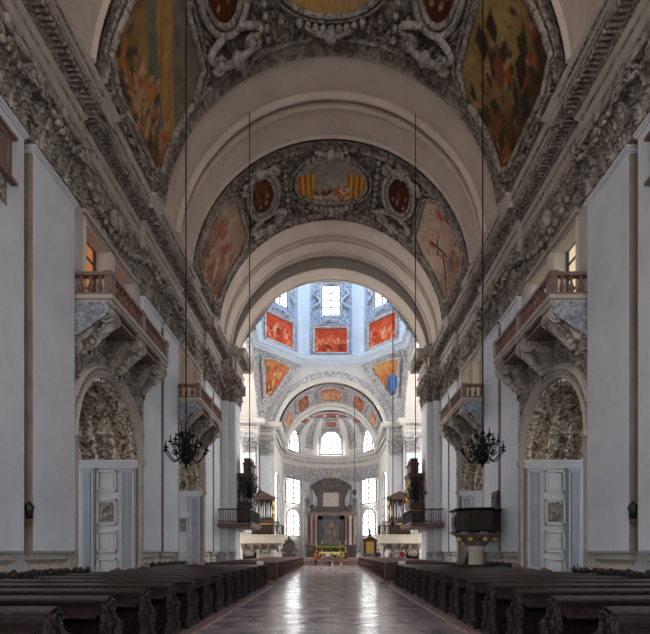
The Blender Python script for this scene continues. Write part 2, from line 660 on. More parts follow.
def fresco(loc, outline, mapf, paintf, label, group=None, frame='stucco', fr=0.11, n=72, rings=26, lift=0.04, extra=True, poly=None):
    """picture painted on a wall or vault, with its moulded frame; mapf(u, v, h) -> point"""
    root = empty('fresco_panel', loc, label, 'fresco', group)
    ts = [2 * pi * k / n for k in range(n)]
    if poly is not None:      # keep the corners of a polygon
        ts = sorted(set([round(t, 5) for t in ts] + [round(atan2(p[1], p[0]) % (2 * pi), 5) for p in poly]))
        n = len(ts)
    O = np.array([outline(t) for t in ts])
    ext = np.abs(O).max(0)
    UV = [(0.0, 0.0)]
    for i in range(1, rings + 1):
        for k in range(n):
            UV.append(tuple(O[k] * i / rings))
    UV = np.array(UV)
    V = np.array([mapf(u, v, lift) for u, v in UV]) - np.array(loc)
    Fc = [(0, 1 + k, 1 + (k + 1) % n) for k in range(n)]
    for i in range(rings - 1):
        for k in range(n):
            l = (k + 1) % n
            Fc.append((1 + i * n + k, 1 + (i + 1) * n + k, 1 + (i + 1) * n + l, 1 + i * n + l))
    me = bpy.data.meshes.new('painting')
    me.from_pydata(V.tolist(), [], Fc)
    c = paintf(UV[:, 0] / ext[0], UV[:, 1] / ext[1])
    ca = me.color_attributes.new('Col', 'FLOAT_COLOR', 'POINT')
    C4 = np.ones((len(V), 4))
    C4[:, :3] = np.clip(c, 0, 1)
    ca.data.foreach_set('color', C4.ravel())
    me.materials.append(MATS['painted_fresco'])
    o = bpy.data.objects.new('painting', me)
    link(o, root)
    b = MB()
    b.tube([mapf(O[k][0], O[k][1], lift + fr * 0.4) for k in range(n)], fr, 8, closed=True)
    if extra:
        q = 1.0 + 2.1 * fr / max(ext.min(), 0.3)
        b.tube([mapf(O[k][0] * q, O[k][1] * q, lift + fr * 0.2) for k in range(n)], fr * 0.6, 6, closed=True)
    b.build('frame', frame, root, smooth=True, at=loc)
    return root

# ------------------------------------------------------------------ measures of the church
PX = 8.0            # pilaster face
WX = 8.15           # bay wall face
CX = 8.32           # wall between two pilasters
BAYS = (7.23, 16.80, 26.37)
AR, AZ = 2.4, 5.46  # radius and springing of the side arches
Z_CAP0, Z_CAP1 = 12.54, 14.44
Z_COR = 16.16
VR, VZ = 7.4, 15.64
PERIOD = 9.57
PAIRS = ((0.33, 4.63), (9.90, 14.20), (19.47, 23.77), (29.04, 33.0))
YW = -7.0           # open west end
OY, OA = 44.0, 8.0  # octagon centre and apothem
ORN = 1.0

SIDES = (('right', False), ('left', True))


def S(o, kind='structure'):
    o['kind'] = kind
    return o


# floor
b = MB()
b.box(-17, 17, YW - 3, 75, -0.3, 0)
S(b.build('floor', 'marble_floor'))
b = MB()
b.box(-6.2, 6.2, 54.6, 71, 0, 0.17)
b.box(-6.2, 6.2, 55.0, 71, 0.17, 0.34)
b.box(-6.2, 6.2, 55.4, 71, 0.34, 0.51)
S(b.build('floor_choir_steps', 'brown_marble'))

# ------------------------------------------------------------------ Corinthian capital (local: x along face, -y outward, z up)


def leaf(b, cx, out0, z0, h, w, curl, face=0, inset=0.0, side_x=0):
    n, m = 7, 11
    P = np.zeros((m, n, 3))
    for i in range(m):
        t = i / (m - 1)
        wz = w * 0.5 * (0.72 + 0.5 * sin(pi * min(t * 1.1, 1))) * (1 - 0.55 * max(0, t - 0.72) / 0.28)
        o = out0 + 0.04 + curl * t ** 2.6
        z = z0 + h * (t if t < 0.85 else 0.85 - (t - 0.85) * 0.9)
        for j in range(n):
            s = (j / (n - 1)) * 2 - 1
            ridge = 0.05 * (1 - abs(s)) + 0.035 * cos(s * 9.4) + 0.02 * cos(i * pi)
            scal = 0.045 * cos(i * pi) * abs(s)
            if side_x == 0:
                P[i, j] = (cx + s * (wz + scal), -(o + ridge), z - 0.03 * s * s)
            else:
                P[i, j] = (side_x * (o + ridge), cx + s * (wz + scal), z - 0.03 * s * s)
    b.grid(P)


def volute(b, c, r, axis, thick=0.05, turns=1.6, sgn=1):
    pts = []
    rr = []
    for i in range(16):
        t = i / 15
        a = pi * 0.5 + sgn * turns * 2 * pi * t
        q = r * (1 - 0.85 * t)
        if axis == 'y':
            pts.append((c[0] + q * cos(a), c[1] - 0.05 * t, c[2] + q * sin(a)))
        else:
            pts.append((c[0], c[1] + q * cos(a), c[2] + q * sin(a)))
        rr.append(thick * (1 - 0.4 * t))
    b.tube(pts, rr, 5)


def capital_mb(w, d, h, nl=4):
    b = MB()
    b.box(-w / 2, w / 2, -0.0, d, 0, h * 0.88)
    b.box(-w / 2 - 0.05, w / 2 + 0.05, -0.06, d, 0, 0.08)
    lw = w / nl
    for k in range(nl):
        leaf(b, -w / 2 + lw * (k + 0.5), 0, 0.08, h * 0.36, lw * 0.95, 0.22)
    for k in range(nl + 1):
        x = -w / 2 + lw * k
        leaf(b, max(-w / 2 + 0.1, min(w / 2 - 0.1, x)), 0, h * 0.30, h * 0.40, lw * 0.85, 0.30)
    for sx in (-1, 1):
        for yy in (0.12,):
            leaf(b, yy, w / 2, 0.08, h * 0.36, 0.3, 0.2, side_x=sx)
            leaf(b, yy + 0.05, w / 2, h * 0.30, h * 0.38, 0.3, 0.26, side_x=sx)
        volute(b, (sx * (w / 2 + 0.02), -0.30, h * 0.76), 0.24, 'y', 0.075, sgn=-sx)
        volute(b, (sx * (w / 2 + 0.24), -0.05, h * 0.76), 0.22, 'x', 0.07, sgn=1)
        volute(b, (sx * 0.22, -0.22, h * 0.74), 0.15, 'y', 0.05, sgn=sx)
        b.tube([(sx * 0.35, -0.12, h * 0.5), (sx * 0.55, -0.2, h * 0.66), (sx * (w / 2 - 0.1), -0.3, h * 0.87)], 0.06, 5)
    # abacus with hollow front, rosette, swag of fruit
    pts = [(-w / 2 - 0.32, -0.38), (-w / 4, -0.26), (0, -0.22), (w / 4, -0.26), (w / 2 + 0.32, -0.38), (w / 2 + 0.3, d), (-w / 2 - 0.3, d)]
    b.extr(pts, h * 0.88, h, 'z')
    b.ball((0, -0.30, h * 0.92), 0.17, 8, 5, (1, 0.7, 1))
    for k in range(9):
        t = k / 8 * 2 - 1
        b.ball((t * w * 0.36, -0.36 - 0.05 * (1 - t * t), h * 0.60 - 0.22 * (1 - t * t)), 0.10, 6, 4)
    return b


def base_mb(w, d):
    b = MB()
    prof = [(-0.1, 0), (0.26, 0), (0.26, 1.02), (0.30, 1.05), (0.30, 1.10), (0.20, 1.13), (0.27, 1.20), (0.27, 1.28), (0.18, 1.36), (0.10, 1.42), (0.12, 1.46),
            (0.17, 1.50), (0.17, 1.57), (0.10, 1.62), (0.02, 1.66), (-0.1, 1.66)]
    path = [(w / 2, d), (w / 2, 0), (-w / 2, 0), (-w / 2, d)]
    b.sweep(path, prof, flip=True)
    return b


CAPM = {}


def pilaster(root, x0, x1, face, side_mirror, axis='wall', y=None, z0=0.0, zc0=Z_CAP0, zc1=Z_CAP1, relief=0.32, cap='stucco', stone='pilaster_stone', with_base=True):
    """axis 'wall': runs along Y from x0 to x1 on plane X = face (facing -X on the right side);
       axis 'front': runs along X from x0 to x1 on plane Y = face, facing -Y."""
    w = abs(x1 - x0)
    c = (x0 + x1) / 2
    h = zc1 - zc0
    sg = -1 if side_mirror else 1
    if axis == 'wall':
        loc = (face * sg, c, 0)
        rz = -pi / 2 if sg > 0 else pi / 2
    else:
        loc = (c * sg, face, 0)
        rz = 0
    b = MB()
    b.box(-w / 2, w / 2, 0, relief, 1.6, zc0 - 0.12)
    b.box(-w / 2 - 0.03, w / 2 + 0.03, -0.05, relief, zc0 - 0.14, zc0 - 0.06)
    b.box(-w / 2 - 0.06, w / 2 + 0.06, -0.09, relief, zc0 - 0.07, zc0)
    o = b.build('pilaster', stone, root)
    o.location = loc
    o.rotation_euler = (0, 0, rz)
    key = (round(w, 2), round(h, 2), cap)
    if key not in CAPM:
        CAPM[key] = capital_mb(w, relief, h, max(2, int(round(w / 0.4)))).build('capital', cap, o, smooth=True, auto=50)
        k = CAPM[key]
    else:
        k = CAPM[key].copy()
        link(k, o)
    k.location = (0, 0, zc0)
    if with_base:
        base_mb(w, relief).build('base', 'base_stone', o, smooth=True, auto=35)
    return o


# ------------------------------------------------------------------ nave side walls
ENT_PROF = [(0.0, 14.44), (0.09, 14.44), (0.09, 14.54), (0.12, 14.54), (0.12, 14.82), (0.18, 14.86), (0.20, 14.92), (0.12, 14.96), (0.12, 15.34), (0.18, 15.40), (0.22, 15.46), (0.22, 15.60),
            (0.30, 15.62), (0.32, 15.66), (0.76, 15.68), (0.76, 15.88), (0.80, 15.90), (0.80, 15.94), (0.84, 16.00), (0.92, 16.06), (0.95, 16.14), (0.90, 16.16), (-0.5, 16.18)]


def nave_path():
    p = [(8.2, YW)]
    for (a, c) in PAIRS[:-1]:
        p += [(8.2, a - 0.15), (8.0, a - 0.15), (8.0, c + 0.15), (8.2, c + 0.15)]
    p += [(8.2, PAIRS[-1][0] - 0.15), (8.0, PAIRS[-1][0] - 0.15), (8.0, 33.0), (7.5, 33.0), (7.5, 33.35), (7.02, 33.35), (7.02, 35.2), (8.2, 35.2), (8.2, 37.5), (15.9, 37.5)]
    return p


def resample(path, step):
    out = []
    for i in range(len(path) - 1):
        a = np.array(path[i], float)
        c = np.array(path[i + 1], float)
        L = np.linalg.norm(c - a)
        d = (c - a) / L
        n = np.array((-d[1], d[0]))
        k = max(1, int(L / step))
        for j in range(k):
            out.append((a + (c - a) * (j + 0.5) / k, d, n, L / k))
    return out


def obox(b, p, d, n, w, o0, o1, z0, z1, taper=1.0):
    """box of width w along d, from offset o0 to o1 along n"""
    V = []
    for z in (z0, z1):
        ww = w / 2 * (1.0 if z == z1 else taper)
        for o in (o0, o1):
            for s in (-1, 1):
                q = p + d * s * ww + n * o
                V.append((q[0], q[1], z))
    b.add(V, [(0, 2, 3, 1), (4, 5, 7, 6), (0, 1, 5, 4), (2, 6, 7, 3), (0, 4, 6, 2), (1, 3, 7, 5)])


def relief_strip(b, path, off, z0, z1, amp, cell, seed, nz=9, step=0.07, fn=None):
    """ornament band between z0 and z1 along a plan polyline"""
    s0 = 0.0
    for i in range(len(path) - 1):
        a = np.array(path[i], float)
        c = np.array(path[i + 1], float)
        L = np.linalg.norm(c - a)
        if L < 0.25:
            s0 += L
            continue
        d = (c - a) / L
        n = np.array((-d[1], d[0]))
        k = max(3, int(L / step))
        T, Zz = np.meshgrid(np.linspace(0, L, k), np.linspace(z0, z1, nz), indexing='ij')
        H = (fn or rinceau)(T + s0, Zz - z0, cell, seed) * amp
        edge = np.minimum(Zz - z0, z1 - Zz)
        H = H * np.clip(edge / 0.05, 0, 1)
        X = a[0] + d[0] * T + n[0] * (off + H)
        Y = a[1] + d[1] * T + n[1] * (off + H)
        b.grid(np.stack([X, Y, Zz], -1))
        s0 += L


def entablature(root, path, dent=True, prof=ENT_PROF, mir=False, mats=('moulding', 'stucco')):
    b = MB()
    b.sweep(path, prof)
    b.build('entablature', mats[0], root, mirror=mir)
    if dent:
        b = MB()
        for p, d, n, w in resample(path, 0.155):
            obox(b, p, d, n, w * 0.55, 0.30, 0.70, 15.56, 15.69, 0.35)
            b.ball((p[0] + n[0] * 0.66, p[1] + n[1] * 0.66, 15.58), 0.055, 5, 4)
        for p, d, n, w in resample(path, 0.11):
            obox(b, p, d, n, w * 0.5, 0.2, 0.28, 15.47, 15.57)
        b.build('modillion_row', mats[1], root, mirror=mir)
        b = MB()
        b.sweep(path, [(0.34, 15.672), (0.34, 15.668), (0.74, 15.668), (0.74, 15.672)])  # darker strip puts shade between the modillions into the soffit colour
        relief_strip(b, path, 0.125, 15.18, 15.34, 0.05, 0.16, 8, nz=5, step=0.05)
        for p, d, n, w in resample(path, 0.13):
            obox(b, p, d, n, w * 0.6, 0.80, 0.865, 15.93, 16.0)
            obox(b, p, d, n, w * 0.55, 0.75, 0.80, 15.72, 15.78)
            obox(b, p, d, n, w * 0.6, 0.09, 0.16, 14.47, 14.54)
        b.build('bead_rows_soffit_shade', mats[1], root, mirror=mir)
        b = MB()
        relief_strip(b, path, 0.12, 14.56, 14.81, 0.07, 0.26, 3, nz=7, step=0.06)
        relief_strip(b, path, 0.22, 15.47, 15.60, 0.04, 0.14, 4, nz=5, step=0.05)
        b.build('carved_band', mats[1], root, mirror=mir, smooth=True)


def arch_curve(y, yc, r, z):
    t = max(0.0, r * r - (y - yc) ** 2)
    return z + sqrt(t)


WINDOW_N = [0]


def window(axis, c, z0, z1, w, plane, pane, sg=1, arched=False, frame='lead', thick=0.12, nx=2, nz=4, rot=None, loc=None, surround=None, bar=0.045):
    """window set in a wall. local frame: x across, y depth (towards room is -y), z up"""
    WINDOW_N[0] += 1
    b = MB()
    h = z1 - z0
    if arched:
        out = [(-w / 2, 0), (w / 2, 0)] + [(w / 2 * cos(t), h - w / 2 + w / 2 * sin(t)) for t in np.linspace(0, pi, 13)]
    else:
        out = [(-w / 2, 0), (w / 2, 0), (w / 2, h), (-w / 2, h)]
    # outer frame
    b.tube([(x, 0, z) for x, z in out], 0.07, 4, closed=True)
    for i in range(1, nx):
        x = -w / 2 + w * i / nx
        zt = h if not arched else h - w / 2 + sqrt(max(0, (w / 2) ** 2 - x * x))
        b.box(x - bar, x + bar, -0.05, 0.05, 0, zt)
    for i in range(1, nz):
        z = h * i / nz
        xx = w / 2 if (not arched or z < h - w / 2) else sqrt(max(0, (w / 2) ** 2 - (z - h + w / 2) ** 2))
        b.box(-xx, xx, -0.03, 0.03, z - bar * 0.6, z + bar * 0.6)
    root = b.build('window_%d' % WINDOW_N[0], frame)
    S(root)
    p = MB()
    p.extr(out, 0.06, 0.10, 'y')
    p.build('window_pane', pane, root)
    if surround:
        s = MB()
        q = [(x * 1.0, z) for x, z in out]
        s.tube([(x * 1.14, -0.05, z * 1.05 - h * 0.02) for x, z in q], 0.13, 6, closed=True)
        s.build('window_frame', surround, root, smooth=True)
    root.location = loc
    root.rotation_euler = (0, 0, rot)
    return root


def wall_side(side, mir):
    sg = -1 if mir else 1
    b = MB()
    # piers between the arches
    edges = [YW] + [v for yc in BAYS for v in (yc - AR, yc + AR)] + [37.5]
    for i in range(0, len(edges), 2):
        b.box(CX, 10.6, edges[i], edges[i + 1], 0, Z_COR)
    for yc in BAYS:
        for y0, y1 in ((yc - AR - 0.27, yc - AR), (yc + AR, yc + AR + 0.27)):
            b.box(WX, CX, y0, y1, 0, Z_COR)
        ys = np.linspace(yc - AR, yc + AR, 29)
        for j in range(28):
            za = arch_curve(ys[j], yc, AR, AZ)
            zb = arch_curve(ys[j + 1], yc, AR, AZ)
            b.add([(WX, ys[j], za), (WX, ys[j + 1], zb), (WX, ys[j + 1], 9.3), (WX, ys[j], 9.3)], [(0, 3, 2, 1)])
        # upper wall with the two window openings
        wz0, wz1 = 9.85, 12.55
        w = ((yc - 1.75, yc - 0.2), (yc + 0.2, yc + 1.75))
        b.box(WX, 9.2, yc - AR, yc + AR, 9.3, wz0)
        b.box(WX, 9.2, yc - AR, yc + AR, wz1, Z_COR)
        for y0, y1 in ((yc - AR, w[0][0]), (w[0][1], w[1][0]), (w[1][1], yc + AR)):
            b.box(WX, 9.2, y0, y1, wz0, wz1)
    root = S(b.build('wall_' + side, 'plaster', mirror=mir))
    # windows
    for bi, yc in enumerate(BAYS):
        for k, cy in enumerate((yc - 0.975, yc + 0.975)):
            window('x', cy, 9.85, 12.55, 1.5, 8.8, 'pane_sun' if sg > 0 else 'pane_amber', loc=(8.62 * sg, cy, 9.87), rot=-pi / 2 if sg > 0 else pi / 2, nx=2, nz=5)
        t = MB()
        for cy in (yc - 0.975, yc + 0.975):
            t.tube([(WX - 0.02, cy - 0.86, 9.8), (WX - 0.02, cy - 0.86, 12.62), (WX - 0.02, cy + 0.86, 12.62), (WX - 0.02, cy + 0.86, 9.8)], 0.09, 4)
            t.box(WX - 0.16, WX, cy - 1.0, cy + 1.0, 12.72, 12.82)
        t.build('window_surround', 'plaster_warm', root, mirror=mir)
    # pilasters
    for (a, c) in PAIRS:
        m = (a + c) / 2 if c < 32 else 30.95
        pilaster(root, a, m - 0.19, PX, mir, relief=CX - PX)
        pilaster(root, m + 0.19, c if c < 32 else 32.98, PX, mir, relief=CX - PX)
    # crossing pier
    cb = MB()
    cb.box(7.5, 8.4, 33.32, 35.2, 0, Z_COR)
    cb.box(7.02, 7.6, 33.67, 35.2, 0, Z_COR)
    cb.box(8.2, 10.6, 33.0, 37.5, 0, 23.4)
    cb.build('crossing_pier', 'pilaster_stone', root, mirror=mir)
    pilaster(root, 7.5, 8.05, 33.0, mir, axis='front')
    pilaster(root, 7.02, 7.55, 33.35, mir, axis='front')
    pilaster(root, 33.75, 35.1, 7.0, mir, relief=0.1)
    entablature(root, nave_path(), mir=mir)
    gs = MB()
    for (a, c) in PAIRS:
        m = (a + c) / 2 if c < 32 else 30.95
        gs.box(8.015, 8.33, m + 0.165, m + 0.195, 1.66, Z_CAP0 - 0.2)  # covers the lit pilaster side: shade painted in over the gap's beige tone
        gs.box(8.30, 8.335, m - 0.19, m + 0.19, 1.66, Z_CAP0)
    gs.build('gap_shade_strip', 'gap_shade_corbel_stone', root, mirror=mir)
    # garlands between the capitals, arch mouldings, spandrels, soffits, jamb panelling
    g = MB()
    for yc in BAYS[1:]:
        T, Zz = np.meshgrid(np.linspace(yc - 2.55, yc + 2.55, 86), np.linspace(12.85, 14.42, 27), indexing='ij')
        H = rinceau(T, Zz, 0.62, 5) * 0.22
        g.grid(np.stack([WX - 0.01 - H, T, Zz], -1))
        for k in range(13):       # hanging swag
            t = k / 12 * 2 - 1
            g.ball((WX - 0.2, yc + t * 2.2, 13.9 - 0.7 * (1 - t * t)), 0.13, 6, 4)
        g.ball((WX - 0.25, yc, 13.8), 0.38, 10, 6, (0.6, 1, 1.1))
    g.build('garland_frieze', 'stucco', root, mirror=mir, smooth=True)
    sp = MB()
    for bi, yc in enumerate(BAYS):
        T, Zz = np.meshgrid(np.linspace(yc - 2.6, yc + 2.6, 100), np.linspace(AZ, 9.3, 74), indexing='ij')
        R = np.hypot(T - yc, Zz - AZ)
        H = rinceau(T, Zz, 0.6, 9) * 0.24
        H = np.where(R > AR + 0.5, H, -0.02)
        X = WX - 0.005 - H
        # cut the opening out
        idx = np.arange(T.size).reshape(T.shape)
        keep = (R[:-1, :-1] > AR + 0.3) & (R[1:, 1:] > AR + 0.3)
        P = np.stack([X, T, Zz], -1).reshape(-1, 3)
        q = np.stack([idx[:-1, :-1], idx[:-1, 1:], idx[1:, 1:], idx[1:, :-1]], -1)[keep]
        sp.add(P, q.tolist())
    sp.build('spandrel_relief', 'stucco', root, mirror=mir, smooth=True)
    for bi, yc in enumerate(BAYS):
        a = MB()
        prof = [(AR, -0.1), (AR, 0.12), (AR + 0.05, 0.20), (AR + 0.11, 0.14), (AR + 0.13, 0.08), (AR + 0.30, 0.08), (AR + 0.31, 0.17), (AR + 0.36, 0.22), (AR + 0.42, 0.18), (AR + 0.44, 0.1), (AR + 0.50, 0.08), (AR + 0.50, 0.0)]
        th = np.linspace(0, pi, 41)
        P = np.array([[(WX - (o if abs(r * cos(t)) < 2.62 else 0.0), max(yc - 2.62, min(yc + 2.62, yc + r * cos(t))), AZ + r * sin(t)) for r, o in prof] for t in th])
        a.grid(P)
        for k in range(46):
            t = pi * (k + 0.5) / 46
            a.ball((WX - 0.10, yc + (AR + 0.22) * cos(t) * 0.985, AZ + (AR + 0.22) * sin(t)), 0.065, 6, 4)
        for e_ in (yc - AR - 0.2, yc + AR - 0.02):
            a.box(WX - 0.26, WX + 0.05, e_, e_ + 0.22, AZ - 0.20, AZ + 0.0)
            a.box(WX - 0.16, WX + 0.05, e_ + 0.0, e_ + 0.22, 0.9, AZ - 0.20)
        a.build('archivolt', 'moulding', root, mirror=mir, smooth=True, auto=40)
        # soffit
        so = MB()
        TH, XX = np.meshgrid(np.linspace(0, pi, 130), np.linspace(WX, 10.6, 46), indexing='ij')
        H = rinceau(TH * AR, XX, 0.52, 21) * 0.24
        H = H * (1 + 0.0 * XX)
        for xr, wr in ((8.30, 0.10), (9.02, 0.07), (9.78, 0.07), (10.48, 0.12)):
            H = np.where(np.abs(XX - xr) < wr, 0.20, H)
        for tr in (0.5, 1.05, 2.09, 2.64, 1.57):
            H = np.where((np.abs(TH - tr) < 0.03) & (XX > 9.0) & (XX < 9.8), 0.17, H)
            dd = np.hypot((TH - tr - 0.27) * AR, XX - 9.4)
            H = np.where(np.abs(dd - 0.27) < 0.05, 0.22, H)
        RR = AR - 0.0 - H
        so.grid(np.stack([XX, yc + RR * np.cos(TH), AZ + RR * np.sin(TH)], -1))
        so.build('arch_soffit', 'stucco_gold', root, mirror=mir, smooth=True)
        # jambs: panels, impost
        for e, s in ((yc + AR, -1), (yc - AR, 1)):
            j = MB()
            j.box(WX, 10.62, min(e, e + s * 0.02), max(e, e + s * 0.02), 0, AZ)

            def bx(x0, x1, z0, z1, d0, d1, m=j):
                m.box(x0, x1, min(e + s * d0, e + s * d1), max(e + s * d0, e + s * d1), z0, z1)
            jg = MB()
            bx(8.22, 8.92, 0.9, 5.15, 0, 0.10, jg)
            bx(9.92, 10.52, 0.9, 5.15, 0, 0.10, jg)
            for x0, x1 in ((8.22, 8.92), (9.92, 10.52)):      # fillets of the strip panels
                for (xa, xb) in ((x0 + 0.06, x0 + 0.12), (x1 - 0.12, x1 - 0.06)):
                    bx(xa, xb, 1.0, 5.05, 0.10, 0.13)
                bx(x0 + 0.06, x1 - 0.06, 5.0, 5.05, 0.10, 0.13)
                for q in range(4):
                    bx(x0 + 0.18 + q * (x1 - x0 - 0.36) / 3.4, x0 + 0.24 + q * (x1 - x0 - 0.36) / 3.4, 1.1, 4.95, 0.10, 0.14, jg)
            for z0, z1 in ((4.15, 5.05), (2.75, 3.85), (1.6, 2.5), (0.75, 1.35)):
                for (xa, xb, za, zb) in ((9.02, 9.84, z0, z0 + 0.07), (9.02, 9.84, z1 - 0.07, z1), (9.02, 9.09, z0, z1), (9.77, 9.84, z0, z1)):
                    bx(xa, xb, za, zb, 0, 0.09)
                bx(9.16, 9.70, z0 + 0.14, z1 - 0.14, 0, 0.05)
            for (za, zb, d) in ((5.15, 5.25, 0.12), (5.25, 5.36, 0.18), (5.36, 5.46, 0.26)):
                bx(WX - 0.06 if d < .2 else WX - 0.1, 10.6, za, zb, 0, d)
            bx(WX - 0.05, 10.6, 0, 0.75, 0, 0.16)
            jo = j.build('jamb_panelling', 'plaster', root, mirror=mir)
            jg.build('fluted_strips', 'jamb_grey', jo, mirror=mir)
            r = MB()
            X2, Z2 = np.meshgrid(np.linspace(9.16, 9.70, 18), np.linspace(2.9, 3.7, 26), indexing='ij')
            H2 = rinceau(X2, Z2, 0.27, 6) * 0.10
            r.grid(np.stack([X2, e + s * (0.055 + H2), Z2], -1))
            r.build('relief_panel', 'stucco', jo, mirror=mir, smooth=True)
    return root


roots = {}
for side, mir in SIDES:
    roots[side] = wall_side(side, mir)

# aisles beyond the arches
for side, mir in SIDES:
    b = MB()
    b.box(16.0, 16.4, YW, 37.5, 0, 10)
    for y in (2.5, 12.0, 21.6, 31.2):
        b.box(10.6, 16.0, y - 0.5, y + 0.5, 0, 10)
        b.box(10.6, 16.0, y - 0.9, y + 0.9, 8.2, 9.6)
    S(b.build('wall_aisle_' + side, 'plaster', mirror=mir))
    c = MB()
    T, Yg = np.meshgrid(np.linspace(0, pi, 50), np.linspace(YW, 37.5, 160), indexing='ij')
    H = rinceau(T * 2.7, Yg, 0.8, 2) * 0.2
    c.grid(np.stack([13.3 + (2.75 - H) * np.cos(T), Yg, 6.6 + (2.6 - H) * np.sin(T)], -1))
    S(c.build('ceiling_aisle_' + side, 'stucco_gold', mirror=mir, smooth=True))
    for yc in BAYS:
        sg = -1 if mir else 1
        window('x', yc, 2, 7, 2.6, 16, 'pane_aisle', loc=(15.9 * sg, yc, 2.2), rot=-pi / 2 if sg > 0 else pi / 2, arched=True, nx=3, nz=6)

# ------------------------------------------------------------------ nave vault
AMAX = radians(84)


def vpt(ang, y, inset):
    r = VR - inset
    return (r * sin(ang), y, VZ + r * cos(ang))


def vault_band(b, y0, L, n=97, prof=None):
    prof = prof or [(0, -0.02), (0, 0.26), (0.07, 0.30), (0.15, 0.24), (0.17, 0.18), (1.62, 0.18), (1.64, 0.30), (1.72, 0.40), (1.82, 0.38), (1.84, 0.10), (1.90, -0.06), (2.08, -0.06), (2.12, 0.10), (2.14, 0.38), (2.24, 0.40),
                    (2.32, 0.30), (2.34, 0.18), (3.80, 0.18), (3.82, 0.24), (3.90, 0.30), (3.97, 0.26), (3.97, -0.02)]
    k = L / 3.97
    P = np.array([[vpt(a, y0 + yy * k, o) for yy, o in prof] for a in np.linspace(-AMAX, AMAX, n)])
    b.grid(P)


b = MB()
A, Yg = np.meshgrid(np.linspace(-AMAX, AMAX, 61), np.linspace(YW, 33.0, 20), indexing='ij')
R0 = VR + 0.06
b.grid(np.stack([R0 * np.sin(A), Yg, VZ + R0 * np.cos(A)], -1))
ceil_root = S(b.build('ceiling', 'plaster_warm', smooth=True))
FB = (4.18, 13.75, 23.32)
for y0 in (0.21, 9.78, 19.35):
    b = MB()
    vault_band(b, y0, 3.97)
    for yy in (0.9, 3.1):
        b.ball(vpt(0, y0 + yy, 0.2), 0.13, 8, 4, (1, 1, 0.4))
    b.build('transverse_arch', 'vault_band', ceil_root, smooth=True, auto=40)
b = MB()
vault_band(b, 28.92, 4.0, prof=[(0, -0.02), (0, 0.26), (0.07, 0.30), (0.15, 0.24), (0.17, 0.18), (1.62, 0.18), (1.64, 0.26), (1.72, 0.33), (1.82, 0.30), (1.90, 0.14), (2.05, 0.06), (2.15, 0.12),
                                (2.2, 0.2), (3.3, 0.2), (3.35, 0.28), (3.5, 0.32), (3.62, 0.24), (3.97, 0.24)])
b.build('transverse_arch', 'vault_band', ceil_root, smooth=True, auto=40)

